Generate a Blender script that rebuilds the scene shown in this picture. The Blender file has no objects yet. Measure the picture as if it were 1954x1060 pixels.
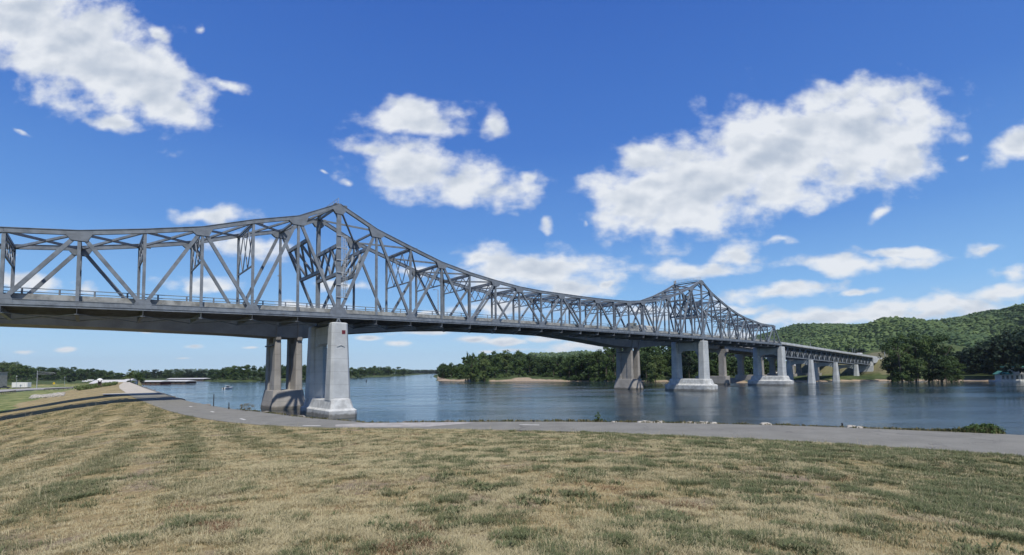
import bpy, math, random
import numpy as np
from mathutils import Matrix, Vector

rng = np.random.default_rng(7)
random.seed(7)
scene = bpy.context.scene
col = scene.collection
R = math.radians

# ------------------------------------------------------------------ camera
EYE = 8.104                       # eye height above the river
FPX, PITCH, ROLL, CX, CY = 928.13, 0.0554, 0.0117, 977.0, 657.29   # lens in pixels of a 1954 px wide frame
cam_d = bpy.data.cameras.new('camera')
cam = bpy.data.objects.new('camera', cam_d)
col.objects.link(cam)
cam_d.sensor_width = 36.0
cam_d.lens = FPX / 1954.0 * 36.0
cam_d.shift_y = (CY - 530.0) / 1954.0
cam_d.clip_start = 0.2
cam_d.clip_end = 30000.0
_F = Vector((0, math.cos(PITCH), math.sin(PITCH)))
_U0 = Vector((0, -math.sin(PITCH), math.cos(PITCH)))
_X0 = Vector((1, 0, 0))
_R = math.cos(ROLL) * _X0 - math.sin(ROLL) * _U0
_U = math.sin(ROLL) * _X0 + math.cos(ROLL) * _U0
cam.matrix_world = Matrix(((_R.x, _U.x, -_F.x, 0), (_R.y, _U.y, -_F.y, 0), (_R.z, _U.z, -_F.z, EYE), (0, 0, 0, 1)))
scene.camera = cam

# ------------------------------------------------------------------ sun, sky
SUN_EL = R(58)
_h = Vector((0.25, -0.968)).normalized()
SUN_DIR = Vector((_h.x * math.cos(SUN_EL), _h.y * math.cos(SUN_EL), math.sin(SUN_EL)))
sun_d = bpy.data.lights.new('sun', 'SUN')
sun_d.energy = 4.2
sun_d.angle = R(0.6)
sun_d.color = (1.0, 0.93, 0.82)
sun = bpy.data.objects.new('sun', sun_d)
sun.rotation_euler = SUN_DIR.to_track_quat('Z', 'Y').to_euler()
sun.location = (60, -60, 120)
col.objects.link(sun)

scene.view_settings.view_transform = 'Standard'
scene.view_settings.look = 'None'
scene.view_settings.exposure = 0.12
scene.view_settings.gamma = 1.0
scene.view_settings.use_curve_mapping = False
scene.cycles.use_denoising = True
scene.cycles.use_adaptive_sampling = True
scene.cycles.adaptive_threshold = 0.015
scene.cycles.max_bounces = 6
scene.cycles.diffuse_bounces = 3
scene.cycles.glossy_bounces = 3
scene.cycles.transparent_max_bounces = 8
scene.cycles.caustics_reflective = False
scene.cycles.caustics_refractive = False

world = bpy.data.worlds.new('World')
scene.world = world
world.use_nodes = True
world.cycles.sampling_method = 'MANUAL'
world.cycles.sample_map_resolution = 512


class NB:
    """small helper for writing node trees"""
    def __init__(s, tree):
        s.t = tree
    def n(s, typ, **kw):
        nd = s.t.nodes.new(typ)
        for k, v in kw.items():
            setattr(nd, k, v)
        return nd
    def link(s, a, b):
        s.t.links.new(a, b)
    def put(s, sock, v):
        if hasattr(v, 'is_output') or isinstance(v, bpy.types.NodeSocket):
            s.t.links.new(v, sock)
        else:
            sock.default_value = v
    def m(s, op, a, b=None, c=None, clamp=False):
        nd = s.n('ShaderNodeMath', operation=op, use_clamp=clamp)
        s.put(nd.inputs[0], a)
        if b is not None: s.put(nd.inputs[1], b)
        if c is not None: s.put(nd.inputs[2], c)
        return nd.outputs[0]
    def vm(s, op, a, b=None, out=0):
        nd = s.n('ShaderNodeVectorMath', operation=op)
        s.put(nd.inputs[0], a)
        if b is not None: s.put(nd.inputs[1], b)
        return nd.outputs[out]
    def mix(s, f, a, b, mode='MIX'):
        nd = s.n('ShaderNodeMix', data_type='RGBA', blend_type=mode)
        s.put(nd.inputs[0], f); s.put(nd.inputs[6], a); s.put(nd.inputs[7], b)
        return nd.outputs[2]
    def noise(s, vec, scale, detail=4, rough=0.5, dims='3D', dist=0.0, typ=None):
        nd = s.n('ShaderNodeTexNoise', noise_dimensions=dims)
        if vec is not None: s.put(nd.inputs['Vector'], vec)
        nd.inputs['Scale'].default_value = scale
        nd.inputs['Detail'].default_value = detail
        nd.inputs['Roughness'].default_value = rough
        nd.inputs['Distortion'].default_value = dist
        return nd.outputs[0]
    def smooth(s, x, a, b, lo=0.0, hi=1.0):
        nd = s.n('ShaderNodeMapRange', interpolation_type='SMOOTHSTEP')
        s.put(nd.inputs[0], x); s.put(nd.inputs[1], a); s.put(nd.inputs[2], b); s.put(nd.inputs[3], lo); s.put(nd.inputs[4], hi)
        return nd.outputs[0]
    def ramp(s, x, stops):
        nd = s.n('ShaderNodeValToRGB')
        e = nd.color_ramp.elements
        while len(e) > 1: e.remove(e[-1])
        e[0].position = stops[0][0]; e[0].color = (*stops[0][1], 1)
        for p, c in stops[1:]:
            q = e.new(p); q.color = (*c, 1)
        s.put(nd.inputs[0], x)
        return nd.outputs[0]


# cumulus fields as directions of the sky: (x, y, half width, half height, tilt, weight) in 1/100 of the lens pixels
CLOUDS = [
    (40, 20, 120, 85, 20, 1.15), (130, 75, 135, 88, 32, 1.25), (225, 125, 115, 76, 38, 1.25), (300, 165, 90, 66, 42, 1.15), (345, 212, 50, 34, 40, .9), (-30, 60, 90, 60, 0, 1),
    (215, 238, 88, 26, 12, .75), (425, 160, 62, 20, 12, .55), (385, 52, 20, 16, 60, .45), (305, 70, 45, 24, 40, .6), (40, 248, 40, 12, 20, .3),
    (795, 222, 92, 34, 4, 1.0), (945, 238, 42, 32, 30, .55), (700, 285, 68, 26, 6, .8), (790, 320, 110, 52, 14, 1.1), (900, 352, 105, 38, 8, 1.05), (1000, 340, 30, 22, 0, .5), (662, 350, 22, 12, 20, .5), (618, 326, 16, 8, 0, .3),
    (1210, 385, 95, 58, -8, 1.1), (1330, 350, 150, 82, -12, 1.2), (1490, 300, 175, 88, -16, 1.2), (1640, 265, 145, 84, -14, 1.2), (1725, 300, 75, 55, -25, .95), (1590, 185, 120, 34, -8, .85), (1240, 300, 75, 34, -8, .85), (1430, 212, 60, 22, -25, .6), (1290, 425, 120, 28, 4, .9), (1725, 205, 55, 28, 0, .8),
    (1935, 272, 62, 34, -35, .9), (1830, 300, 40, 14, -15, .25), (1680, 408, 50, 14, -12, .22), (1045, 430, 17, 22, 0, .45), (1115, 425, 14, 16, 0, .4),
    (1020, 518, 125, 38, 4, 1.1), (905, 500, 62, 20, -8, .8), (1090, 548, 65, 26, 8, 1.0), (800, 520, 60, 16, 4, .6), (1152, 537, 24, 9, 0, .7),
    (408, 410, 72, 20, 6, .95), (480, 480, 68, 26, 8, .95), (385, 541, 66, 16, 4, .9), (60, 538, 80, 16, 3, .9), (160, 548, 55, 14, 3, .65), (660, 545, 80, 14, 4, .75), (600, 585, 90, 14, 4, .6), (20, 487, 22, 7, 0, .5),
    (1325, 516, 125, 20, 0, .84), (1405, 488, 55, 26, -8, .84), (1500, 464, 62, 13, -12, .45),
    (1640, 503, 145, 20, 0, .84), (1700, 484, 90, 14, 3, .8), (1885, 475, 40, 16, -8, .6), (1925, 518, 60, 26, -10, .6),
    (1485, 556, 120, 20, -3, .85), (1640, 556, 46, 11, 0, .7), (1430, 590, 80, 14, 0, .6), (1900, 560, 130, 22, -3, .7), (1790, 590, 230, 26, -2, .85), (1560, 606, 150, 22, 0, .85), (1950, 610, 120, 30, 0, .8), (950, 590, 140, 16, 3, .75), (1230, 590, 80, 18, 0, .7), (1400, 640, 100, 14, 0, .6), (820, 600, 80, 10, 0, .6),
    (370, 661, 26, 6, 0, .85), (125, 668, 22, 6, 0, .8), (42, 672, 30, 6, 0, .7), (280, 632, 18, 6, 0, .8), (705, 646, 26, 6, 0, .8), (762, 655, 28, 7, 0, .85), (800, 635, 60, 7, 0, .8), (905, 649, 32, 7, 0, .9), (965, 654, 44, 8, 0, .9), (1060, 640, 70, 11, 0, .85), (1120, 660, 80, 12, 0, .85), (480, 664, 26, 4, 0, .4), (600, 625, 70, 5, 0, .4), (980, 668, 60, 6, 0, .5), (930, 672, 25, 5, 0, .5), (350, 684, 20, 3, 0, .4)]


def pix_dir(px, py):
    a, b = px - CX, CY - py
    c, s = math.cos(ROLL), math.sin(ROLL)
    u, v = (a * c + b * s) / FPX, (-a * s + b * c) / FPX
    c, s = math.cos(PITCH), math.sin(PITCH)
    return (u, c - s * v, s + c * v)


def G(px, py, z=0.0):
    """plan position of the ground point of height z seen in that direction"""
    d = pix_dir(px, py)
    t = (z - EYE) / d[2]
    return (d[0] * t, d[1] * t)


def HZ(px):                       # the horizon line
    lo, hi = 600.0, 800.0
    for _ in range(30):
        m = (lo + hi) / 2
        if pix_dir(px, m)[2] > 0: lo = m
        else: hi = m
    return lo


def cloud_group():
    g = bpy.data.node_groups.new('cloud_density', 'ShaderNodeTree')
    g.interface.new_socket('P', in_out='INPUT', socket_type='NodeSocketVector')
    for q in ('D', 'slope', 'body'): g.interface.new_socket(q, in_out='OUTPUT', socket_type='NodeSocketFloat')
    nb = NB(g)
    gi = nb.n('NodeGroupInput'); go = nb.n('NodeGroupOutput')
    P = gi.outputs[0]
    # slight domain warp so that outlines are not elliptical
    w = nb.n('ShaderNodeTexNoise', noise_dimensions='2D')
    nb.link(P, w.inputs['Vector']); w.inputs['Scale'].default_value = 1.3; w.inputs['Detail'].default_value = 2
    wv = nb.vm('SUBTRACT', w.outputs[1], (0.5, 0.5, 0.5))
    sc = nb.n('ShaderNodeVectorMath', operation='SCALE'); nb.link(wv, sc.inputs[0]); sc.inputs['Scale'].default_value = 0.34
    PW = nb.vm('ADD', P, sc.outputs[0])
    best = None
    for (x, y, rx, ry, ang, wt) in CLOUDS:
        d = pix_dir(x, y); cx, cy = d[0] / d[1] * 9.2813, d[2] / d[1] * 9.2813
        mp = nb.n('ShaderNodeMapping', vector_type='TEXTURE')
        src = PW if ry > 7 else P
        if best is not None:      # evaluate one cloud after the other (keeps the shader small)
            ch = nb.n('ShaderNodeVectorMath', operation='MULTIPLY_ADD')
            nb.link(best, ch.inputs[0]); ch.inputs[1].default_value = (1e-7, 1e-7, 1e-7); nb.link(src, ch.inputs[2]); src = ch.outputs[0]
        nb.link(src, mp.inputs[0])
        mp.inputs['Location'].default_value = (cx, cy, 0)
        mp.inputs['Rotation'].default_value = (0, 0, R(-ang) + ROLL)
        k = 1.34 if wt >= .85 else 1.28
        mp.inputs['Scale'].default_value = (rx / 100 * k, ry / 100 * k, 1)
        l = nb.vm('LENGTH', mp.outputs[0], out=1)
        o = nb.m('MULTIPLY_ADD', l, -0.75, 0.2 + 0.55 * wt)
        if best is None: best = o
        else: best = nb.m('SMOOTH_MAX', best, o, 0.12 if ry > 30 else 0.03)
    sep = nb.n('ShaderNodeSeparateXYZ'); nb.link(P, sep.inputs[0])
    # noise cells flatten towards the horizon: the height coordinate is stretched there
    v = sep.outputs[1]
    vv = nb.m('ADD', nb.m('MULTIPLY', v, 1.1), nb.m('MULTIPLY', nb.m('LOGARITHM', nb.m('ADD', nb.m('MAXIMUM', v, 0.0), 0.25), 2.718), 1.6))
    cq = nb.n('ShaderNodeCombineXYZ'); nb.link(sep.outputs[0], cq.inputs[0]); nb.link(vv, cq.inputs[1])
    Q = cq.outputs[0]
    n1 = nb.noise(Q, 1.2, 9, 0.53, dims='2D')
    d = nb.m('ADD', best, nb.m('MULTIPLY', nb.m('SUBTRACT', n1, 0.5), 1.25))
    # light from the upper right: slope of a broader billow field
    b1 = nb.noise(Q, 1.0, 5, 0.42, dims='2D')
    b2 = nb.noise(nb.vm('ADD', Q, (-0.06, 0.22, 0)), 1.0, 5, 0.42, dims='2D')
    nb.link(d, go.inputs[0]); nb.link(nb.m('SUBTRACT', b1, b2), go.inputs[1]); nb.link(best, go.inputs[2])
    return g


def build_world():
    t = world.node_tree
    for nd in list(t.nodes): t.nodes.remove(nd)
    nb = NB(t)
    sky = nb.n('ShaderNodeTexSky', sky_type='NISHITA')
    sky.sun_disc = False
    sky.sun_elevation = SUN_EL
    sky.sun_rotation = math.atan2(SUN_DIR.x, SUN_DIR.y)
    sky.air_density = 1.0; sky.dust_density = 0.5; sky.ozone_density = 1.6
    tc = nb.n('ShaderNodeTexCoord')
    sep = nb.n('ShaderNodeSeparateXYZ'); nb.link(tc.outputs['Generated'], sep.inputs[0])
    y = nb.m('MAXIMUM', nb.m('ABSOLUTE', sep.outputs[1]), 0.02)
    U = nb.m('MULTIPLY', nb.m('DIVIDE', sep.outputs[0], y), 9.2813)
    V = nb.m('MULTIPLY', nb.m('DIVIDE', sep.outputs[2], y), 9.2813)
    cb = nb.n('ShaderNodeCombineXYZ'); nb.link(U, cb.inputs[0]); nb.link(V, cb.inputs[1])
    g = cloud_group()
    a = nb.n('ShaderNodeGroup', node_tree=g); nb.link(cb.outputs[0], a.inputs[0])
    D, slope, body = a.outputs
    z = sep.outputs[2]
    tint = nb.ramp(z, [(0.0, (5.2, 7.4, 9.5)), (0.05, (4.1, 6.6, 9.2)), (0.14, (2.3, 4.9, 8.7)), (0.26, (1.15, 3.1, 7.4)), (0.42, (0.58, 1.95, 6.2)), (0.62, (0.36, 1.35, 5.2)), (1.0, (0.25, 1.0, 4.2))])
    skyc = nb.mix(0.88, sky.outputs[0], tint)
    mask = nb.smooth(D, -0.02, 0.50)
    mask = nb.m('MULTIPLY', mask, nb.smooth(z, 0.0, 0.02))
    thick = nb.smooth(body, 0.20, 0.72)
    lit = nb.smooth(slope, -0.24, 0.24)
    rim = nb.smooth(D, 0.9, 0.3)
    shade = nb.m('ADD', nb.m('MULTIPLY', nb.m('SUBTRACT', lit, 0.5), 0.75), nb.m('SUBTRACT', nb.m('ADD', 0.92, nb.m('MULTIPLY', rim, 0.12)), nb.m('MULTIPLY', thick, 0.30)), clamp=True)
    ccol = nb.mix(shade, (3.6, 4.4, 5.6, 1), (8.1, 8.4, 8.8, 1))
    out = nb.mix(nb.m('MULTIPLY', mask, 0.96), skyc, ccol)
    bg = nb.n('ShaderNodeBackground'); nb.link(out, bg.inputs[0]); bg.inputs[1].default_value = 0.095
    wo = nb.n('ShaderNodeOutputWorld'); nb.link(bg.outputs[0], wo.inputs[0])


build_world()

# ------------------------------------------------------------------ helpers
def mat(name, color, rough=0.8, metallic=0.0, var=0.12, scale=1.5, bump=0.0, bscale=20.0, streak=0.0, spec=0.3, color2=None):
    m = bpy.data.materials.new(name); m.use_nodes = True
    t = m.node_tree; nb = NB(t)
    p = t.nodes['Principled BSDF']
    p.inputs['Roughness'].default_value = rough
    p.inputs['Metallic'].default_value = metallic
    p.inputs['Specular IOR Level'].default_value = spec
    geo = nb.n('ShaderNodeNewGeometry')
    n = nb.noise(geo.outputs['Position'], scale, 5, 0.6)
    c = tuple(color) + (1,)
    c2 = tuple(color2) + (1,) if color2 else tuple(v * (1 - 2 * var) for v in color) + (1,)
    c1 = c if color2 else tuple(min(1, v * (1 + 1.2 * var)) for v in color) + (1,)
    out = nb.mix(nb.smooth(n, 0.3, 0.7), c2, c1)
    if streak > 0:
        mp = nb.n('ShaderNodeMapping'); nb.link(geo.outputs['Position'], mp.inputs[0]); mp.inputs['Scale'].default_value = (2.2, 2.2, 0.18)
        s = nb.noise(mp.outputs[0], 1.6, 5, 0.65)
        out = nb.mix(nb.m('MULTIPLY', nb.smooth(s, 0.52, 0.78), streak), out, tuple(v * 0.55 for v in color) + (1,))
    nb.link(out, p.inputs['Base Color'])
    if bump > 0:
        bn = nb.n('ShaderNodeBump'); bn.inputs['Strength'].default_value = bump; bn.inputs['Distance'].default_value = 0.05
        nb.link(nb.noise(geo.outputs['Position'], bscale, 5, 0.6), bn.inputs['Height']); nb.link(bn.outputs[0], p.inputs['Normal'])
    return m


def foliage(name, dark, light, trans=0.25):
    m = bpy.data.materials.new(name); m.use_nodes = True
    t = m.node_tree; nb = NB(t)
    p = t.nodes['Principled BSDF']; p.inputs['Roughness'].default_value = 0.65; p.inputs['Specular IOR Level'].default_value = 0.15
    at = nb.n('ShaderNodeAttribute', attribute_name='tone')
    oi = nb.n('ShaderNodeObjectInfo')
    f = nb.m('ADD', nb.m('MULTIPLY', at.outputs['Fac'], 0.75), nb.m('MULTIPLY', oi.outputs['Random'], 0.25))
    c = nb.mix(f, (*dark, 1), (*light, 1))
    nb.link(c, p.inputs['Base Color'])
    tr = nb.n('ShaderNodeBsdfTranslucent'); nb.link(c, tr.inputs[0])
    mx = nb.n('ShaderNodeMixShader'); mx.inputs[0].default_value = trans
    o = t.nodes['Material Output']
    nb.link(p.outputs[0], mx.inputs[1]); nb.link(tr.outputs[0], mx.inputs[2]); nb.link(mx.outputs[0], o.inputs[0])
    return m


def tag(o, label=None, cat=None, group=None, kind=None):
    if label: o['label'] = label
    if cat: o['category'] = cat
    if group: o['group'] = group
    if kind: o['kind'] = kind
    return o


def empty(name, loc, label=None, cat=None, group=None):
    o = bpy.data.objects.new(name, None); o.location = loc; o.empty_display_size = 0.5
    col.objects.link(o)
    return tag(o, label, cat, group)


ORIGIN = {}


def origin(o):
    x = y = z = 0.0
    while o is not None:
        x += o.location.x; y += o.location.y; z += o.location.z; o = o.parent
    return np.array((x, y, z))


def mesh_np(name, verts, faces, material, parent=None, tone=None, smooth=False, loc=None, local=False):
    """verts (n,3) in world space, faces: array (m,k) or list of lists"""
    verts = np.asarray(verts, dtype=np.float64)
    me = bpy.data.meshes.new(name)
    base = np.zeros(3)
    if parent is not None: base = origin(parent)
    o = bpy.data.objects.new(name, me)
    if loc is not None:
        o.location = np.asarray(loc, float) - base
        base = np.asarray(loc, float)
    if not local: verts = verts - base
    if isinstance(faces, np.ndarray):
        k = faces.shape[1]; tot = np.full(len(faces), k, np.int32); idx = faces.ravel().astype(np.int32)
    else:
        tot = np.array([len(f) for f in faces], np.int32); idx = np.array([i for f in faces for i in f], np.int32)
    me.vertices.add(len(verts)); me.vertices.foreach_set('co', verts.ravel().astype(np.float32))
    me.loops.add(len(idx)); me.loops.foreach_set('vertex_index', idx)
    me.polygons.add(len(tot))
    st = np.zeros(len(tot), np.int32); st[1:] = np.cumsum(tot)[:-1]
    me.polygons.foreach_set('loop_start', st); me.polygons.foreach_set('loop_total', tot)
    me.polygons.foreach_set('use_smooth', np.full(len(tot), bool(smooth)))
    me.update(calc_edges=True)
    if tone is not None:
        a = me.attributes.new('tone', 'FLOAT', 'FACE'); a.data.foreach_set('value', np.asarray(tone, np.float32))
    if material: me.materials.append(material)
    if parent is not None: o.parent = parent
    col.objects.link(o)
    return o


class MB:
    def __init__(s): s.v = []; s.f = []
    def add(s, vs, fs):
        n = len(s.v); s.v += [tuple(map(float, p)) for p in vs]; s.f += [[i + n for i in f] for f in fs]
        return s
    def box8(s, p):               # 8 corners: bottom 4 ccw, top 4 ccw
        return s.add(p, [(3, 2, 1, 0), (4, 5, 6, 7), (0, 1, 5, 4), (1, 2, 6, 5), (2, 3, 7, 6), (3, 0, 4, 7)])
    def box(s, x0, y0, z0, x1, y1, z1):
        return s.box8([(x0, y0, z0), (x1, y0, z0), (x1, y1, z0), (x0, y1, z0), (x0, y0, z1), (x1, y0, z1), (x1, y1, z1), (x0, y1, z1)])
    def beam(s, a, b, w, h, up=(0, 0, 1), roll=None):
        """box between two points; w across, h along up"""
        a, b = Vector(a), Vector(b); d = (b - a).normalized(); up = Vector(up)
        side = d.cross(up)
        if side.length < 1e-4: side = d.cross(Vector((1, 0, 0)))
        side.normalize(); u = side.cross(d).normalized()
        p = []
        for e in (a, b):
            p.append([e - side * w / 2 - u * h / 2, e + side * w / 2 - u * h / 2, e + side * w / 2 + u * h / 2, e - side * w / 2 + u * h / 2])
        vs = p[0] + p[1]
        return s.add(vs, [(0, 1, 2, 3), (7, 6, 5, 4), (0, 4, 5, 1), (1, 5, 6, 2), (2, 6, 7, 3), (3, 7, 4, 0)])
    def tube(s, a, b, r0, r1=None, n=8, cap=True):
        a, b = Vector(a), Vector(b); r1 = r0 if r1 is None else r1
        d = (b - a).normalized(); sd = d.cross(Vector((0, 0, 1)))
        if sd.length < 1e-3: sd = Vector((1, 0, 0))
        sd.normalize(); u = sd.cross(d)
        vs = [e + (sd * math.cos(2 * math.pi * i / n) + u * math.sin(2 * math.pi * i / n)) * r for e, r in ((a, r0), (b, r1)) for i in range(n)]
        fs = [(i, (i + 1) % n, n + (i + 1) % n, n + i) for i in range(n)]
        if cap: fs += [tuple(range(n - 1, -1, -1)), tuple(range(n, 2 * n))]
        return s.add(vs, fs)
    def prism(s, outline, axis_a, axis_b, o, ext):
        """2-D outline in the plane (axis_a, axis_b) through o, thickened by vector ext (both ways)"""
        A, B, O, E = Vector(axis_a), Vector(axis_b), Vector(o), Vector(ext)
        n = len(outline)
        vs = [O + A * p[0] + B * p[1] - E for p in outline] + [O + A * p[0] + B * p[1] + E for p in outline]
        fs = [(i, (i + 1) % n, n + (i + 1) % n, n + i) for i in range(n)] + [tuple(range(n - 1, -1, -1)), tuple(range(n, 2 * n))]
        return s.add(vs, fs)
    def loft(s, rings, cap=True):
        n = len(rings[0]); vs = [p for r in rings for p in r]; fs = []
        for j in range(len(rings) - 1):
            for i in range(n):
                fs.append((j * n + i, j * n + (i + 1) % n, (j + 1) * n + (i + 1) % n, (j + 1) * n + i))
        if cap: fs += [tuple(range(n - 1, -1, -1)), tuple(range((len(rings) - 1) * n, len(rings) * n))]
        return s.add(vs, fs)
    def build(s, name, material, parent=None, smooth=False, bevel=0.0, loc=None):
        o = mesh_np(name, s.v, s.f, material, parent, smooth=smooth, loc=loc)
        if bevel > 0:
            b = o.modifiers.new('bevel', 'BEVEL'); b.width = bevel; b.segments = 2; b.limit_method = 'ANGLE'
        return o


M = {}
M['steel'] = mat('grey_bridge_paint', (0.185, 0.215, 0.25), 0.5, 0.0, 0.14, 0.9, streak=0.4)
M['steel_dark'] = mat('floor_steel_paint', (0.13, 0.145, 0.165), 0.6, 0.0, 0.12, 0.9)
def rust(m):
    nb = NB(m.node_tree); p = m.node_tree.nodes['Principled BSDF']; c = p.inputs['Base Color'].links[0].from_socket
    geo = nb.n('ShaderNodeNewGeometry'); mp = nb.n('ShaderNodeMapping'); nb.link(geo.outputs['Position'], mp.inputs[0]); mp.inputs['Scale'].default_value = (1.5, 1.5, 0.35)
    f = nb.smooth(nb.noise(mp.outputs[0], 1.1, 7, 0.7), 0.60, 0.74)
    c = nb.mix(nb.m('MULTIPLY', f, 0.5), c, (0.13, 0.075, 0.045, 1))
    big = nb.noise(geo.outputs['Position'], 0.18, 3, 0.5)
    c = nb.mix(nb.m('MULTIPLY', nb.smooth(big, 0.4, 0.65), 0.25), c, (0.26, 0.285, 0.31, 1))
    nb.link(c, p.inputs['Base Color'])


rust(M['steel'])
M['gusset'] = mat('gusset_paint', (0.18, 0.207, 0.24), 0.5, 0.0, 0.08, 1.3)
M['parapet'] = mat('parapet_concrete', (0.30, 0.31, 0.30), 0.9, 0.0, 0.22, 0.7, bump=0.3, bscale=6, streak=0.35)
M['pier'] = mat('pier_concrete', (0.47, 0.50, 0.51), 0.9, 0.0, 0.08, 0.35, bump=0.25, bscale=5, streak=0.18)
M['pier_old'] = mat('pier_base_concrete', (0.48, 0.50, 0.50), 0.9, 0.0, 0.14, 0.8, bump=0.3, bscale=5, streak=0.3)
M['girder'] = mat('girder_concrete', (0.325, 0.315, 0.30), 0.9, 0.0, 0.09, 0.3, bump=0.15, bscale=4, streak=0.2)
def asphalt():
    m = mat('worn_asphalt', (0.205, 0.204, 0.180), 0.95, 0.0, 0.07, 0.5, bump=0.5, bscale=60)
    nb = NB(m.node_tree); p = m.node_tree.nodes['Principled BSDF']; c = p.inputs['Base Color'].links[0].from_socket
    geo = nb.n('ShaderNodeNewGeometry'); pos = geo.outputs['Position']
    v = nb.n('ShaderNodeTexVoronoi', feature='DISTANCE_TO_EDGE'); v.inputs['Scale'].default_value = 0.22
    dn_ = nb.n('ShaderNodeTexNoise'); nb.link(pos, dn_.inputs['Vector']); dn_.inputs['Scale'].default_value = 0.8
    nb.link(nb.vm('ADD', pos, nb.vm('MULTIPLY', dn_.outputs[1], (2.2, 2.2, 0))), v.inputs['Vector'])
    crack = nb.smooth(v.outputs['Distance'], 0.010, 0.0)
    c = nb.mix(nb.m('MULTIPLY', crack, 0.55), c, (0.06, 0.06, 0.06, 1))
    mp = nb.n('ShaderNodeMapping'); nb.link(pos, mp.inputs[0]); mp.inputs['Scale'].default_value = (0.12, 0.5, 1); mp.inputs['Rotation'].default_value = (0, 0, R(15))
    st = nb.noise(mp.outputs[0], 1.0, 6, 0.65)
    c = nb.mix(nb.m('MULTIPLY', nb.smooth(st, 0.52, 0.7), 0.35), c, (0.15, 0.145, 0.135, 1))
    c = nb.mix(nb.m('MULTIPLY', nb.smooth(nb.noise(pos, 30, 3, 0.7), 0.5, 0.8), 0.3), c, (0.42, 0.40, 0.36, 1))
    nb.link(c, p.inputs['Base Color'])
    return m


M['asphalt'] = asphalt()


def formwork(m, pitch, wet):
    nb = NB(m.node_tree); p = m.node_tree.nodes['Principled BSDF']; c = p.inputs['Base Color'].links[0].from_socket
    geo = nb.n('ShaderNodeNewGeometry'); sp = nb.n('ShaderNodeSeparateXYZ'); nb.link(geo.outputs['Position'], sp.inputs[0]); z = sp.outputs[2]
    fr = nb.m('ABSOLUTE', nb.m('SUBTRACT', nb.m('FRACT', nb.m('DIVIDE', z, pitch)), 0.5))
    line = nb.smooth(fr, 0.022, 0.006)
    c = nb.mix(nb.m('MULTIPLY', line, 0.35), c, (0.12, 0.12, 0.12, 1))
    n = nb.noise(geo.outputs['Position'], 0.9, 5, 0.65)
    if wet:
        w = nb.smooth(nb.m('SUBTRACT', z, nb.m('MULTIPLY', n, 1.1)), 0.35, -0.1)
        c = nb.mix(nb.m('MULTIPLY', w, 0.7), c, (0.09, 0.085, 0.07, 1))
    nb.link(c, p.inputs['Base Color'])


formwork(M['pier'], 2.4, False); formwork(M['pier_old'], 9.0, True); formwork(M['girder'], 3.6, True)
M['deck'] = mat('deck_asphalt', (0.10, 0.10, 0.10), 0.95)
M['white'] = mat('white_paint', (0.75, 0.75, 0.73), 0.6, 0, 0.05)
M['paint_line'] = mat('road_marking', (0.62, 0.62, 0.58), 0.8, 0, 0.15, 6)
M['rock'] = mat('pale_limestone', (0.40, 0.38, 0.33), 0.9, 0, 0.2, 3, bump=0.6, bscale=9)
M['rock_grey'] = mat('grey_riprap', (0.20, 0.185, 0.165), 0.95, 0, 0.3, 1.2, bump=0.6, bscale=9)
M['bark'] = mat('bark', (0.10, 0.085, 0.07), 0.95, 0, 0.2, 3)
M['galv'] = mat('galvanised_steel', (0.42, 0.44, 0.45), 0.45, 0.3, 0.06)
M['red_sign'] = mat('red_sign', (0.17, 0.03, 0.04), 0.6, 0, 0.05)
M['black'] = mat('dark_metal', (0.03, 0.03, 0.033), 0.6)
M['glass'] = mat('dark_glass', (0.03, 0.04, 0.05), 0.1, 0, 0.0, spec=0.6)
M['brown'] = mat('dark_red_boards', (0.13, 0.035, 0.028), 0.8, 0, 0.15, 2)
M['roofw'] = mat('pale_metal_roof', (0.52, 0.52, 0.50), 0.5, 0, 0.05)
M['green_roof'] = mat('mint_green_roof', (0.12, 0.36, 0.27), 0.5, 0, 0.06)
M['siding'] = mat('grey_white_siding', (0.60, 0.61, 0.59), 0.8, 0, 0.08)
M['wood'] = mat('weathered_timber', (0.16, 0.13, 0.10), 0.9, 0, 0.2)
M['yellow'] = mat('yellow_sign_paint', (0.62, 0.42, 0.03), 0.6, 0, 0.05)
M['car_dark'] = mat('dark_car_paint', (0.04, 0.045, 0.055), 0.3, 0, 0.02, spec=0.5)
M['car_red'] = mat('red_car_paint', (0.20, 0.03, 0.03), 0.3, 0, 0.02, spec=0.5)
M['rubber'] = mat('tyre_rubber', (0.02, 0.02, 0.02), 0.9)
M['hull_grey'] = mat('grey_vehicle_panels', (0.20, 0.22, 0.21), 0.5, 0, 0.05)
M['block'] = mat('concrete_block_wall', (0.30, 0.30, 0.28), 0.9, 0, 0.1, 0.5)
F_DARK = foliage('dark_river_foliage', (0.035, 0.068, 0.026), (0.085, 0.135, 0.05))
F_MID = foliage('green_foliage', (0.05, 0.09, 0.03), (0.12, 0.18, 0.06))
F_PALE = foliage('pale_foliage', (0.075, 0.12, 0.04), (0.18, 0.23, 0.085))
F_BLUE = foliage('blue_green_foliage', (0.018, 0.034, 0.024), (0.045, 0.075, 0.045))
F_DRY = foliage('dry_weeds', (0.12, 0.10, 0.05), (0.30, 0.25, 0.13))

# ------------------------------------------------------------------ bridge frame
PHI = 0.8576
UX, UY = math.sin(PHI), math.cos(PHI)           # along the bridges, away from the near shore
VX, VY = -math.cos(PHI), math.sin(PHI)          # across, away from the camera
BX, BY = -32.6375, 91.047
L, LA, W = 7.62, 7.3253, 10.99
U3, V3, Z3 = Vector((UX, UY, 0)), Vector((VX, VY, 0)), Vector((0, 0, 1))


def B(s, d, z):
    return Vector((BX + UX * s + VX * d, BY + UY * s + VY * d, z))


def SK(k):
    return k * L if 0 <= k <= 18 else (k * LA if k < 0 else 18 * L + (k - 18) * LA)


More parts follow.
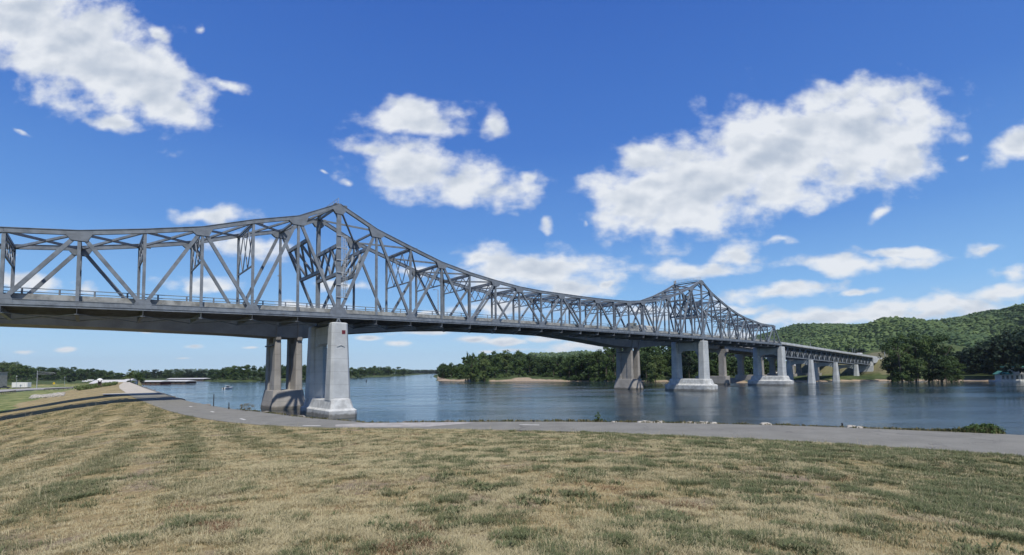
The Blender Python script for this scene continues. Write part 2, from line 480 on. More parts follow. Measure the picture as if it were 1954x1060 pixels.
def ZC(s):
    t = (s - 68.58) / 68.58
    if s > 210: return ZC(210) - 0.2 - (s - 210) * 0.0305
    return EYE + 11.7192 + .3469 * t - .3965 * t * t + .0636 * t ** 3


HT = {-9: 8.1, -8: 8.1, -7: 8.6, -6: 9.3, -5: 10.0, -4: 11.34, -3: 12.9, -2: 15.3, -1: 17.3, 0: 21.0, 1: 17.35, 2: 14.9, 3: 12.6, 4: 11.1, 5: 10.05, 6: 9.26, 7: 8.89, 8: 8.85, 9: 8.79, 10: 8.83, 11: 9.0, 12: 9.32, 13: 10.11, 14: 11.1, 15: 12.83, 16: 15.1, 17: 17.9, 18: 21.2, 19: 17.5, 20: 14.9, 21: 12.6, 22: 10.8, 23: 9.6, 24: 8.85, 25: 8.1, 26: 8.0, 27: 8.05}


def N(k, far, top):
    s = SK(k)
    return B(s, W * far, ZC(s) + (HT[k] if top else 0))


bridge = empty('steel_truss_bridge', B(0, W / 2, 0), 'grey riveted steel cantilever truss bridge with two peaks, nearer of the two river bridges', 'bridge')
DIAG = []
for b in range(-10, 6, 2):
    for t in (b - 1, b + 1):
        if -9 <= t <= 5: DIAG.append((b, t))
DIAG = [d for d in DIAG if d[0] <= 4]
DIAG += [(5, 6), (7, 6), (7, 8), (9, 8), (9, 10), (11, 10), (11, 12), (13, 12)]
for b in range(14, 29, 2):
    for t in (b - 1, b + 1):
        if 13 <= t <= 27: DIAG.append((b, t))


def lattice(mb, a0, a1, b0, b1, n, w=0.16):
    """panel between edge a (a0 low, a1 high) and edge b, with chords and n crosses"""
    mb.beam(a0, b0, w * 1.3, w * 1.6); mb.beam(a1, b1, w * 1.3, w * 1.6)
    for i in range(n):
        f0, f1 = i / n, (i + 1) / n
        p0, p1 = a0.lerp(b0, f0), a0.lerp(b0, f1)
        q0, q1 = a1.lerp(b1, f0), a1.lerp(b1, f1)
        mb.beam(p0, q1, w, w); mb.beam(q0, p1, w * 0.9, w * 0.9)


def build_truss():
    st, gs = M['steel'], M['gusset']
    for far in (0, 1):
        c = MB(); cov = 0.0
        ks = list(range(-9, 28))
        for a, b in zip(ks[:-1], ks[1:]):
            big = 0.62
            pa, pb = N(a, far, 1), N(b, far, 1)
            c.beam(pa - (pb - pa).normalized() * 0.05, pb, 0.50, big)
            up = (pb - pa).normalized().cross(V3).normalized() * (1 if (pb - pa).normalized().cross(V3).z > 0 else -1)
            c.beam(pa + up * (big / 2 + 0.03), pb + up * (big / 2 + 0.03), 0.66, 0.06)
            c.beam(pa - up * (big / 2 - 0.05) - V3 * 0.27, pb - up * (big / 2 - 0.05) - V3 * 0.27, 0.05, 0.12)
        # splice plates
        for k in ks[1::2]:
            p = N(k, far, 1); c.beam(p + U3 * 0.9, p + U3 * 1.5 + (N(min(k + 1, 27), far, 1) - p) * 0.0, 0.52, 0.3)
        c.build('top_chord', st, bridge)
        c = MB()
        for k in range(-10, 28):
            pa, pb = N(k, far, 0), N(k + 1, far, 0)
            c.beam(pa, pb, 0.50, 0.62)
            for dz in (-0.33, 0.33): c.beam(pa + Z3 * dz, pb + Z3 * dz, 0.62, 0.05)
            c.beam(pa - Z3 * 0.50 - V3 * 0.18, pb - Z3 * 0.50 - V3 * 0.18, 0.10, 0.26)
        c.build('bottom_chord', st, bridge)
        for k in range(-9, 28):
            w = 0.80 if k in (0, 18) else 0.38
            c = MB()
            lo, hi = N(k, far, 0), N(k, far, 1)
            # H section: two flanges and a web
            for e in (-1, 1): c.beam(lo + V3 * e * 0.19, hi + V3 * e * 0.19, 0.035, w, up=U3)
            c.beam(lo, hi, 0.345, 0.06 if w < 0.5 else w * 0.7, up=U3)
            c.build('vertical_post', st, bridge)
        for b, t in DIAG:
            w = 0.50 if abs(b - 9) > 4 else 0.42
            c = MB(); lo, hi = N(b, far, 0), N(t, far, 1)
            d = (hi - lo).normalized(); sd = d.cross(V3).normalized()
            for e in (-1, 1): c.beam(lo + V3 * e * 0.17, hi + V3 * e * 0.17, 0.04, w, up=sd)
            c.beam(lo, hi, 0.30, w * 0.8, up=sd)
            c.build('diagonal_member', st, bridge)
        # gusset plates
        bot = sorted({b for b, t in DIAG}); top = sorted({t for b, t in DIAG})
        for k in bot:
            p = N(k, far, 0); g = 1.0 if k not in (0, 18) else 1.55
            ol = [(-1.05 * g, -0.36), (1.05 * g, -0.36), (1.05 * g, 0.35), (0.75 * g, 0.95 * g), (-0.75 * g, 0.95 * g), (-1.05 * g, 0.35)]
            c = MB()
            for e in (-1, 1): c.prism(ol, U3, Z3, p + V3 * e * 0.275, V3 * 0.018)
            c.build('gusset_plate', gs, bridge)
        for k in top:
            p = N(k, far, 1); g = 1.0 if k not in (-1, 1, 17, 19) else 1.2
            sl = (N(min(k + 1, 27), far, 1).z - N(max(k - 1, -9), far, 1).z) / (SK(min(k + 1, 27)) - SK(max(k - 1, -9)))
            f = lambda x: x * sl
            ol = [(-1.35 * g, f(-1.35) + 0.2), (-1.35 * g, f(-1.35) - 0.34), (-0.85 * g, -1.15 * g), (0.85 * g, -1.15 * g), (1.35 * g, f(1.35) - 0.34), (1.35 * g, f(1.35) + 0.2)]
            c = MB()
            for e in (-1, 1): c.prism(ol, U3, Z3, p + V3 * e * 0.272, V3 * 0.018)
            c.build('gusset_plate', gs, bridge)
        for k in (0, 18):
            p = N(k, far, 1)
            c = MB()
            for e in (-1, 1): c.prism([(-1.3, -0.9), (-0.7, -1.7), (0.7, -1.7), (1.3, -0.9), (0.2, 0.25), (-0.2, 0.25)], U3, Z3, p + V3 * e * 0.274, V3 * 0.018)
            c.build('gusset_plate', gs, bridge)
    # top struts, laterals, sway frames
    for k in range(-9, 28):
        a, b = N(k, 0, 1), N(k, 1, 1)
        c = MB(); c.beam(a - Z3 * 0.1, b - Z3 * 0.1, 0.34, 0.36)
        c.build('top_strut', st, bridge)
        if k < 27:
            a2, b2 = N(k + 1, 0, 1), N(k + 1, 1, 1)
            c = MB(); c.beam(a - Z3 * 0.1, b2 - Z3 * 0.1, 0.30, 0.34); c.beam(b - Z3 * 0.1, a2 - Z3 * 0.1, 0.29, 0.33)
            c.build('top_lateral', st, bridge)
        h = HT[k]; z0 = N(k, 0, 0).z
        fb = 7.8 if h > 11 else (6.3 if h > 9 else 6.0)
        c = MB()
        if k in (0, 18):
            lattice(c, B(SK(k), 0, z0 + 7.9), B(SK(k), 0, z0 + 13.4), B(SK(k), W, z0 + 7.9), B(SK(k), W, z0 + 13.4), 3, 0.40)
            # knee braces under the peak
            for d0, d1 in ((0, 1.9), (W, W - 1.9)):
                kb = MB(); kb.beam(B(SK(k), d0, z0 + h - 3.0), B(SK(k), d1, z0 + h - 0.6), 0.3, 0.35); kb.build('knee_brace', st, bridge)
            c.build('sway_frame', st, bridge)
        elif k in (-1, 1, 17, 19):
            # frame lies in the plane of the diagonals that run down to the tower foot
            kt = 0 if k in (-1, 1) else 18
            la, lb, ha, hb = N(kt, 0, 0), N(kt, 1, 0), N(k, 0, 1), N(k, 1, 1)
            f0, f1 = 0.46, 0.78
            lattice(c, la.lerp(ha, f0), la.lerp(ha, f1), lb.lerp(hb, f0), lb.lerp(hb, f1), 3, 0.38)
            c.build('sway_frame', st, bridge)
        elif k in (-9, 27):
            kb = -10 if k == -9 else 28
            la, lb, ha, hb = N(kb, 0, 0), N(kb, 1, 0), N(k, 0, 1), N(k, 1, 1)
            lattice(c, la.lerp(ha, .8), ha, lb.lerp(hb, .8), hb, 4, 0.18)
            c.build('portal_frame', st, bridge)
        else:
            lattice(c, B(SK(k), 0, z0 + fb), B(SK(k), 0, z0 + h - 0.5), B(SK(k), W, z0 + fb), B(SK(k), W, z0 + h - 0.5), 4 if h < 12 else 3, 0.15)
            c.build('sway_frame', st, bridge)
    # floor system
    fl = M['steel_dark']
    for k in range(-10, 29):
        s = SK(k); z = ZC(s)
        c = MB(); a, b = B(s, -0.25, z), B(s, W + 0.25, z)
        c.beam(a - Z3 * 0.75, b - Z3 * 0.75, 0.04, 1.5)
        for dz in (-1.5, 0.0): c.beam(a + Z3 * dz, b + Z3 * dz, 0.42, 0.05)
        c.build('floor_beam', fl if k % 3 else M['steel'], bridge)
    for k in range(-10, 28):
        a, b = SK(k), SK(k + 1); c = MB()
        c.beam(B(a, 0, ZC(a) - 1.42), B(b, W, ZC(b) - 1.42), 0.24, 0.10); c.beam(B(a, W, ZC(a) - 1.42), B(b, 0, ZC(b) - 1.42), 0.24, 0.095)
        c.build('bottom_lateral', M['steel'], bridge)
    for d in np.linspace(1.2, W - 1.2, 6):
        c = MB()
        for k in range(-10, 28):
            a, b = SK(k), SK(k + 1); c.beam(B(a, d, ZC(a) - 0.35), B(b, d, ZC(b) - 0.35), 0.22, 0.62)
        c.build('stringer', fl, bridge)

    def ribbon(d0, d1, z0, z1, k0=-10, k1=28):
        rings = []
        for k in range(k0, k1 + 1):
            s = SK(k); z = ZC(s)
            rings.append([B(s, d0, z + z0), B(s, d1, z + z0), B(s, d1, z + z1), B(s, d0, z + z1)])
        m = MB(); m.loft([[tuple(p) for p in r] for r in rings]); return m
    ribbon(0.5, W - 0.5, 0.05, 0.30).build('deck_slab', M['deck'], bridge)
    for d0, d1 in ((0.5, 0.85), (W - 0.85, W - 0.5)):
        ribbon(d0, d1, 0.31, 1.2).build('concrete_parapet', M['parapet'], bridge)
    for d in (0.72, W - 0.72):
        c = MB()
        for k in range(-10, 28):
            a, b = SK(k), SK(k + 1)
            for dz in (1.45, 1.95): c.beam(B(a, d, ZC(a) + dz), B(b, d, ZC(b) + dz), 0.09, 0.11)
            for j in range(2):
                s = a + (b - a) * (j + 0.5) / 2
                c.beam(B(s, d, ZC(s) + 0.95), B(s, d, ZC(s) + 1.98), 0.14, 0.17)
        c.build('railing', st, bridge)
    # ladder and cage on the near tower post
    c = MB(); z0 = ZC(0)
    for zz in np.arange(z0 + 3.4, z0 + 15.0, 0.42): c.beam(B(0.75, -0.05, zz), B(1.55, -0.05, zz), 0.04, 0.05)
    for s in (0.75, 1.15, 1.55):
        for d in (-0.35, 0.25): c.beam(B(s, d, z0 + 3.3), B(s, d, z0 + 15.2), 0.06, 0.06)
    for zz in np.arange(z0 + 3.4, z0 + 15.6, 2.35): c.beam(B(-0.5, -0.32, zz), B(1.62, -0.32, zz), 0.07, 0.16)
    for i in range(28):
        zz = z0 + 3.4 + i * 0.42; c.beam(B(0.75, -0.36, zz), B(1.55, -0.36, zz + (0.42 if i % 2 else -0.02)), 0.03, 0.05)
    c.build('caged_ladder', M['galv'], bridge)
    # walkway with railing and beacon on both peaks
    for k in (0, 18):
        z = N(k, 0, 1).z; s = SK(k); c = MB()
        c.beam(B(s - 0.3, 0.2, z + 0.42), B(s - 0.3, W - 0.2, z + 0.42), 0.7, 0.06)
        for dd in np.linspace(0.2, W - 0.4, 9): c.beam(B(s, dd, z + 0.4), B(s, dd, z + 1.5), 0.06, 0.06)
        for dz in (0.95, 1.5): c.beam(B(s, 0.2, z + dz), B(s, W - 0.4, z + dz), 0.06, 0.06)
        c.build('walkway', M['galv'], bridge)
        c = MB(); c.tube(B(s, W - 0.6, z + 0.4), B(s, W - 0.6, z + 1.5), 0.28, 0.2); c.tube(B(s, W - 0.6, z + 1.5), B(s, W - 0.6, z + 2.0), 0.3, 0.12)
        c.beam(B(s, W - 0.1, z + 0.3), B(s, W - 0.1, z + 1.6), 0.5, 0.5)
        c.build('beacon', M['galv'], bridge)
    c = MB(); c.tube(B(71, 0.0, ZC(71) - 3.0), B(71, 0.0, ZC(71) - 1.5), 0.05); c.beam(B(71, 0, ZC(71) - 3.3), B(71, 0, ZC(71) - 2.9), 0.3, 0.3)
    c.build('navigation_lamp', M['black'], bridge)


build_truss()


def octo(s0, s1, d0, d1, ch, z):
    pts = [(s0 + ch, d0), (s1 - ch, d0), (s1, d0 + ch), (s1, d1 - ch), (s1 - ch, d1), (s0 + ch, d1), (s0, d1 - ch), (s0, d0 + ch)]
    return [tuple(B(s, d, z)) for s, d in pts]


def stadium(s0, s1, d0, d1, z, n=10):
    """plan with rounded ends at d0 and d1"""
    hw = (s1 - s0) / 2; cs = (s0 + s1) / 2; pts = []
    for i in range(n + 1):
        a = math.pi + math.pi * i / n; pts.append((cs + hw * math.cos(a), d0 + hw * 0.75 + hw * 0.75 * math.sin(a)))
    for i in range(n + 1):
        a = math.pi * i / n; pts.append((cs + hw * math.cos(a), d1 - hw * 0.75 + hw * 0.75 * math.sin(a)))
    return [tuple(B(s, d, z)) for s, d in pts]


def steel_pier(s, zt, parent, land=False, big=1.0):
    e = bpy.data.objects.new('pier', None); e.location = B(s, W / 2, 0) - Vector(origin(parent)); e.parent = parent; col.objects.link(e)
    zb, z1, z2 = -3.0, (1.3 if land else 2.3), (3.15 if land else 4.5)
    q = 2.6 if land else 3.7
    c = MB(); ext = 3.2 if land else 4.6
    if land:
        c.loft([octo(s - q, s + q, -ext, W + ext - 0.7, .5, zb), octo(s - q, s + q, -ext, W + ext - 0.7, .5, z1), octo(s - q + .35, s + q - .35, -ext + .4, W + ext - 1.1, .45, z1 + .28),
                octo(s - q + .42, s + q - .42, -ext + .5, W + ext - 1.2, .45, z1 + .30), octo(s - q + .75, s + q - .75, -ext + 1.0, W + ext - 1.7, .4, z2)])
        # sloped cap under each leg
        c.loft([octo(s - q + .75, s + q - .75, -ext + 1.0, 3.0, .4, z2), octo(s - 1.5, s + 1.5, -1.5, 1.8, .4, z2 + .55)])
    else:
        c.loft([stadium(s - q, s + q, -ext, W + ext, zb), stadium(s - q, s + q, -ext, W + ext, z1 - .2), stadium(s - q + .25, s + q - .25, -ext + .3, W + ext - .3, z1),
                stadium(s - q + 1.0, s + q - 1.0, -ext + 1.3, W + ext - 1.3, z1 + .35), stadium(s - q + 1.35, s + q - 1.35, -ext + 1.9, W + ext - 1.9, z2 - .25), stadium(s - q + 1.6, s + q - 1.6, -ext + 2.3, W + ext - 2.3, z2)])
    c.build('pier_base', M['pier_old'], e, bevel=0.06)
    b = 1.0 if land else 1.15
    for d in (0, W):
        c = MB(); sgn = 1 if d == 0 else -1
        bw = 1.0 if land else 0.86
        lo = octo(s - 1.95 * b * bw, s + 1.95 * b * bw, d - 1.75 * bw, d + 1.75 * bw, .45, z2 - .05); hi = octo(s - 1.5 * b, s + 1.5 * b, d - 1.25, d + 1.25, .4, zt - .05)
        hi2 = octo(s - 1.35 * b, s + 1.35 * b, d - 1.1, d + 1.1, .4, zt + .1)
        c.loft([lo, hi, hi2])
        lg = c.build('pier_leg', M['pier'], e, bevel=0.04)
        if d == 0 and land:
            c = MB()
            f = (zt - 1.55 - z2) / (zt - z2); dd = -1.75 + 0.5 * f
            p = B(s + 0.55, dd - 0.03, zt - 1.7)
            c.beam(p - U3 * 0.33, p + U3 * 0.33, 0.05, 0.70)
            c.build('red_marker_sign', M['red_sign'], lg)
            c = MB()
            for tx, tz, tw, th in ((-.12, .16, .18, .1), (.1, .16, .12, .1), (-.1, -.02, .14, .09), (.1, -.02, .16, .09), (0, -.18, .3, .07)):
                q_ = p + U3 * tx + Z3 * tz - V3 * 0.03
                c.beam(q_ - U3 * tw / 2, q_ + U3 * tw / 2, 0.01, th * .5)
            c.build('sign_lettering', mat('faded_sign_letters', (0.10, 0.03, 0.04), .7), lg)
            for zz, wd in ((zt - 4.15, 0.72),):
                c = MB(); dd2 = -1.75 + 0.5 * ((zz - z2) / (zt - z2))
                p0 = B(s, dd2 - 0.06, zz); c.beam(p0 - U3 * wd - Z3 * .28, p0, 0.12, 0.1); c.beam(p0, p0 + U3 * wd - Z3 * .28, 0.12, 0.1)
                c.build('drip_moulding', M['pier'], lg)
    # upper wall between the legs with a shallow arch
    c = MB(); o = []
    d0, d1 = 1.0, W - 1.0; n = 8; arch = 1.1; hh = 3.6 if land else 3.4
    for i in range(n + 1):
        f = i / n; dd = d0 + (d1 - d0) * f
        o.append((dd, zt - hh - 1.1 + arch * min(1, 4.5 * min(f, 1 - f))))
    o += [(d1, zt - 0.35), (d0, zt - 0.35)]
    c.prism(o, V3, Z3, B(s, 0, 0), U3 * 0.85)
    c.build('cross_wall', M['pier'], e)
    if land:
        for dd in (1.75, W - 1.75):
            c = MB(); c.beam(B(s, dd, z2 - .2), B(s, dd, zt - hh - .2), 1.25, 1.5); c.build('inner_pilaster', M['pier'], e)
    c = MB()
    for d in (0, W):
        for ds in (-0.35, 0.35): c.beam(B(s + ds, d, zt + 0.1), B(s, d, ZC(s) - 0.35), 0.5, 0.16)
        c.beam(B(s - 0.55, d, zt + 0.14), B(s + 0.55, d, zt + 0.14), 0.9, 0.14)
    c.build('bearing', M['steel'], e)
    return e


steel_pier(0, 17.45, bridge, land=True)
steel_pier(SK(18), 18.45, bridge)
steel_pier(SK(28), 18.0, bridge)
steel_pier(SK(-10), 15.2, bridge, land=True)

# ------------------------------------------------------------------ deck truss approach
via = empty('deck_truss_viaduct', B(290, W / 2, 0), 'low deck truss approach spans of the steel bridge leading to the far shore', 'viaduct')


def build_viaduct():
    st = M['steel']
    spans = [(210.4, 250), (250, 290), (290, 330), (330, 367)]
    for s0, s1 in spans:
        for far in (0, 1):
            d = 1.2 + far * (W - 2.4); c = MB(); n = 10
            top = lambda i: B(s0 + (s1 - s0) * i / n, d, ZC(s0 + (s1 - s0) * i / n) - 0.4)
            bot = lambda i: B(s0 + (s1 - s0) * i / n, d, ZC(s0 + (s1 - s0) * i / n) - 0.4 - 5.0 * (1 if s1 < 331 else 0.86))
            c.beam(top(0), top(n), 0.4, 0.45); c.beam(bot(0), bot(n), 0.4, 0.42)
            for i in range(n + 1): c.beam(bot(i), top(i), 0.2, 0.2, up=U3)
            for i in range(0, n, 2):
                c.beam(bot(i), top(i + 1), 0.3, 0.36, up=V3); c.beam(top(i + 1), bot(i + 2), 0.3, 0.355, up=V3)
            c.build('span_truss', st, via)
        c = MB()
        for i in range(11):
            s = s0 + (s1 - s0) * i / 10; z = ZC(s) - 0.45
            c.beam(B(s, 1.2, z), B(s, W - 1.2, z), 0.25, 0.4); c.beam(B(s, 1.2, z - 4.6), B(s, W - 1.2, z - 4.6), 0.2, 0.2)
            c.beam(B(s, 1.2, z), B(s, W - 1.2, z - 4.6), 0.14, 0.14); c.beam(B(s, W - 1.2, z), B(s, 1.2, z - 4.6), 0.14, 0.135)
        c.build('cross_bracing', M['steel_dark'], via)
    rings = []; r2 = []; r3 = []
    for s in np.linspace(210.6, 392, 30):
        z = ZC(s); rings.append([tuple(B(s, -0.3, z)), tuple(B(s, W + 0.3, z)), tuple(B(s, W + 0.3, z + 0.35)), tuple(B(s, -0.3, z + 0.35))])
        r2.append([tuple(B(s, -0.3, z + 0.36)), tuple(B(s, 0.05, z + 0.36)), tuple(B(s, 0.05, z + 1.25)), tuple(B(s, -0.3, z + 1.25))])
        r3.append([tuple(B(s, W - 0.05, z + 0.36)), tuple(B(s, W + 0.3, z + 0.36)), tuple(B(s, W + 0.3, z + 1.25)), tuple(B(s, W - 0.05, z + 1.25))])
    MB().loft(rings).build('deck_slab', M['parapet'], via)
    MB().loft(r2).build('concrete_parapet', M['pier'], via)
    MB().loft(r3).build('concrete_parapet', M['pier'], via)
    for s in (250, 290, 330):
        e = bpy.data.objects.new('pier', None); e.location = B(s, W / 2, 0) - Vector(origin(via)); e.parent = via; col.objects.link(e)
        zt = ZC(s) - 0.4 - 5.0 - 0.4
        for d in (0.3, W - 0.3):
            c = MB(); c.loft([octo(s - 1.9, s + 1.9, d - 1.7, d + 1.7, .5, -1), octo(s - 1.7, s + 1.7, d - 1.5, d + 1.5, .5, 1.6), octo(s - 1.1, s + 1.1, d - 1.0, d + 1.0, .4, zt)])
            c.build('pier_leg', M['pier'], e, bevel=.05)
        c = MB(); n = 8; o = []
        for i in range(n + 1):
            f = i / n; o.append((1.0 + (W - 2.0) * f, zt - 3.0 + 1.0 * min(1, 3.5 * min(f, 1 - f))))
        o += [(W - 1.0, zt - 0.1), (1.0, zt - 0.1)]
        c.prism(o, V3, Z3, B(s, 0, 0), U3 * 0.7); c.build('cross_wall', M['pier'], e)
    # abutment and wing wall
    c = MB(); z = ZC(367)
    c.prism([(-0.6, 0.5), (1.2, 0.5), (2.6, z - 0.6), (0.8, z - 5.6)], U3, Z3, B(366.4, W / 2, 0), V3 * (W / 2 + 0.2))
    c.build('abutment', M['pier'], via)
    c = MB(); c.prism([(0, z - 3.2), (4, z - 3.8), (24, z - 1.2), (24, z + 0.1), (0, z + 0.3)], U3, Z3, B(368, -0.1, 0), V3 * 0.25)
    c.build('wing_wall', M['pier'], via)


build_viaduct()

# ------------------------------------------------------------------ concrete box girder bridge behind
D0 = 33.7
box = empty('concrete_girder_bridge', B(0, D0, 0), 'plain concrete box girder bridge with arched underside standing behind the steel truss', 'bridge')


def build_box():
    def soffit(s):
        pts = [(-140, 13.6), (-60, 17.3), (-33, 17.3), (-12, 17.0), (-3, 16.6), (3, 16.6), (14, 18.2), (33, 19.95), (49, 20.75), (68, 21.3), (88, 20.8), (106, 19.5), (123, 17.9), (134, 17.4), (140, 17.4), (150, 18.2), (166, 19.2), (210, 19.6)]
        return float(np.interp(s, [p[0] for p in pts], [p[1] for p in pts]))
    def deck(s):
        q = [(-140, 17.4), (-60, 20.2), (-46, 20.7), (0, 22.0), (40, 22.9), (75, 23.2), (110, 22.9), (150, 22.0), (210, 20.5), (256, 19.0), (302, 17.5), (348, 16.1), (400, 14.6)]
        return float(np.interp(s, [p[0] for p in q], [p[1] for p in q]))
    S = np.concatenate([np.linspace(-140, 0, 40), np.linspace(2, 137, 60), np.linspace(139, 210, 30)])
    rings = []; sl = []; b1 = []; b2 = []
    for s in S:
        zs, zd = soffit(s), deck(s)
        zs = min(zs, zd - 2.3)
        rings.append([tuple(B(s, D0 - 3.9, zs)), tuple(B(s, D0 + 3.9, zs)), tuple(B(s, D0 + 4.6, zd - 0.55)), tuple(B(s, D0 - 4.6, zd - 0.55))])
        sl.append([tuple(B(s, D0 - 4.6, zd - 0.55)), tuple(B(s, D0 + 4.6, zd - 0.55)), tuple(B(s, D0 + 7.2, zd - 0.25)), tuple(B(s, D0 + 7.2, zd)), tuple(B(s, D0 - 7.2, zd)), tuple(B(s, D0 - 7.2, zd - 0.25))])
    MB().loft(rings).build('box_girder', M['girder'], box)
    def extend(S2, r, d0, d1, z0, z1):
        for s in S2: r.append([tuple(B(s, d0, deck(s) + z0)), tuple(B(s, d1, deck(s) + z0)), tuple(B(s, d1, deck(s) + z1)), tuple(B(s, d0, deck(s) + z1))])
    S2 = np.linspace(-140, 400, 100)
    for s in np.linspace(212, 400, 30):
        zd = deck(s)
        sl.append([tuple(B(s, D0 - 4.6, zd - 0.45)), tuple(B(s, D0 + 4.6, zd - 0.45)), tuple(B(s, D0 + 7.2, zd - 0.3)), tuple(B(s, D0 + 7.2, zd)), tuple(B(s, D0 - 7.2, zd)), tuple(B(s, D0 - 7.2, zd - 0.3))])
    MB().loft(sl).build('deck_slab', M['girder'], box)
    extend(S2, b1, D0 - 7.2, D0 - 6.85, 0.01, 0.95); extend(S2, b2, D0 + 6.85, D0 + 7.2, 0.01, 0.95)
    MB().loft(b1).build('barrier', M['girder'], box); MB().loft(b2).build('barrier', M['girder'], box)
    for d in (-5.8, -2.9, 0, 2.9, 5.8):
        c = MB()
        for a, b in zip(range(212, 400, 47), range(259, 440, 47)):
            b = min(b, 400); c.beam(B(a, D0 + d, deck(a) - 1.35), B(b, D0 + d, deck(b) - 1.35), 0.5, 1.9)
        c.build('approach_beam', M['girder'], box)
    for s in (0, 137.2):
        e = bpy.data.objects.new('pier', None); e.location = B(s, D0, 0) - Vector(origin(box)); e.parent = box; col.objects.link(e)
        c = MB()
        c.loft([octo(s - 3.9, s + 3.9, D0 - 5.6, D0 + 5.6, .8, -3), octo(s - 3.8, s + 3.8, D0 - 5.5, D0 + 5.5, .8, 0.5), octo(s - 3.3, s + 3.3, D0 - 4.5, D0 + 4.5, .7, 4.3)])
        c.build('pier_base', M['girder'], e, bevel=.08)
        for sg in (-1, 1):
            c = MB(); zt = deck(s) - 0.5; sc_ = s + sg * 2.35
            for dd in (-1, 1):
                d = D0 + dd * 2.75
                c.loft([octo(sc_ - .78, sc_ + .78, d - 1.25, d + 1.25, .2, 4.2), octo(sc_ - .62, sc_ + .62, d - 1.15, d + 1.15, .2, soffit(s) + 0.2)])
                if dd < 0:
                    c.loft([octo(sc_ - .6, sc_ + .6, D0 - 4.3, D0 - 3.3, .15, soffit(s) - 0.6), octo(sc_ - .55, sc_ + .55, D0 - 5.0, D0 - 3.6, .15, zt)])
            c.build('pier_leaf', M['girder'], e)
            c = MB(); c.beam(B(sc_, D0, 4.2), B(sc_, D0, soffit(s) - 1.2), .8, 3.4, up=V3)
            c.build('recessed_web', M['girder'], e)
        c = MB(); c.beam(B(s - 3.25, D0 - 3.0, soffit(s) - 1.9), B(s - 3.25, D0 + 3.0, soffit(s) - 1.9), 0.5, 0.3)
        c.build('ledge', M['steel_dark'], e)
    for s in (210, 256, 302, 348):
        e = bpy.data.objects.new('pier', None); e.location = B(s, D0, 0) - Vector(origin(box)); e.parent = box; col.objects.link(e)
        zt = deck(s) - 2.3
        c = MB(); c.beam(B(s, D0 - 8.2, 1.2), B(s, D0 + 8.2, 1.2), 4.6, 6.4); c.build('pier_base', M['girder'], e, bevel=.1)
        for d in (-5.6, 5.6):
            c = MB(); p = []
            for z, hw in ((4.4, 1.55), (zt - 4.5, 1.35), (zt - 2.8, 1.7), (zt - 1.5, 2.6)):
                p.append([tuple(B(s - 1.2, D0 + d - hw, z)), tuple(B(s + 1.2, D0 + d - hw, z)), tuple(B(s + 1.2, D0 + d + hw, z)), tuple(B(s - 1.2, D0 + d + hw, z))])
            c.loft(p); c.build('pier_leg', M['girder'], e)
        c = MB(); c.beam(B(s, D0 - 8.4, zt - 0.76), B(s, D0 + 8.4, zt - 0.76), 2.3, 1.5); c.build('cap_beam', M['girder'], e)
    return deck


box_deck = build_box()

# ------------------------------------------------------------------ terrain
ZP = 4.0
outer_px = [(2300, 868), (2100, 843), (1954, 831.5), (1764, 823.6), (1500, 813), (1300, 809), (1100, 806), (920, 806), (700, 808.5), (680, 806), (576, 798), (503, 788), (440, 781.5), (400, 774.5), (350, 765), (306, 750.5), (290, 745), (262, 735.5), (244, 729)]
inner_px = [(2300, 935), (2100, 893), (1954, 871), (1764, 859), (1500, 842), (1300, 833), (1100, 825), (950, 821.7), (700, 818), (580, 817), (440, 808.5), (350, 793), (306, 780), (273, 766.5), (241, 753), (228, 742), (226, 735), (230, 728.8)]
OUT = np.array([G(x, y, ZP) for x, y in outer_px]); INN = np.array([G(x, y, ZP) for x, y in inner_px])
# near waterline: outward of the path edge
WL_OFF = [38, 38, 36, 16, 13, 13, 13, 14, 18, 34, 40, 26, 14, 9, 7, 6, 6, 6, 6]


def normals(P):
    T = np.gradient(P, axis=0); T /= np.linalg.norm(T, axis=1)[:, None]
    return np.stack([T[:, 1], -T[:, 0]], 1)


NO = normals(OUT)
if (NO[5] @ np.array([0, 1])) < 0: NO = -NO
NEARW = OUT + NO * np.array(WL_OFF)[:, None]
# straighten the bulge at the pier
river = [(400, -60), (160, 0)] + [tuple(p) for p in NEARW] + [(-335, 440), (-420, 520), (-520, 700), (-560, 820), (-400, 850)]
river += [G(380, 727.5), G(412, 728.8), G(500, 728.2), G(590, 727), G(640, 725.2), G(680, 721.2), G(735, 719.6), G(770, 717.6), G(800, 715.6), (-900, 6000), (-560, 6000)]
river += [G(829, 715.6), G(826, 719), G(834, 723), G(832, 727), G(850, 727.4), G(890, 727.6), G(920, 727.8), G(1000, 727.6), G(1050, 728), G(1100, 728.4), G(1180, 728), G(1280, 728.4), G(1340, 730.5), G(1386, 730.5), G(1410, 731), G(1470, 730.2), G(1500, 729.8), G(1560, 728.6), G(1640, 727.6), G(1700, 727.4), G(1800, 727.2), G(1900, 727.6), G(1954, 728.2), (420, 240), (700, 180), (1600, 60), (1600, -60)]
RIV = np.array(river, float)


def seg_dist(P, A, Bp):
    d = Bp - A; t = np.clip(((P - A) @ d) / (d @ d + 1e-9), 0, 1)
    q = A + t[:, None] * d
    return np.hypot(P[:, 0] - q[:, 0], P[:, 1] - q[:, 1])


def poly_dist(P, poly, closed=False):
    best = np.full(len(P), 1e9); n = len(poly)
    for i in range(n if closed else n - 1):
        best = np.minimum(best, seg_dist(P, poly[i], poly[(i + 1) % n]))
    return best


def inside(P, poly):
    r = np.zeros(len(P), bool); x, y = P[:, 0], P[:, 1]; n = len(poly); j = n - 1
    for i in range(n):
        xi, yi = poly[i]; xj, yj = poly[j]
        c = ((yi > y) != (yj > y))
        with np.errstate(divide='ignore', invalid='ignore'):
            c &= x < (xj - xi) * (y - yi) / (yj - yi + 1e-12) + xi
        r ^= c; j = i
    return r


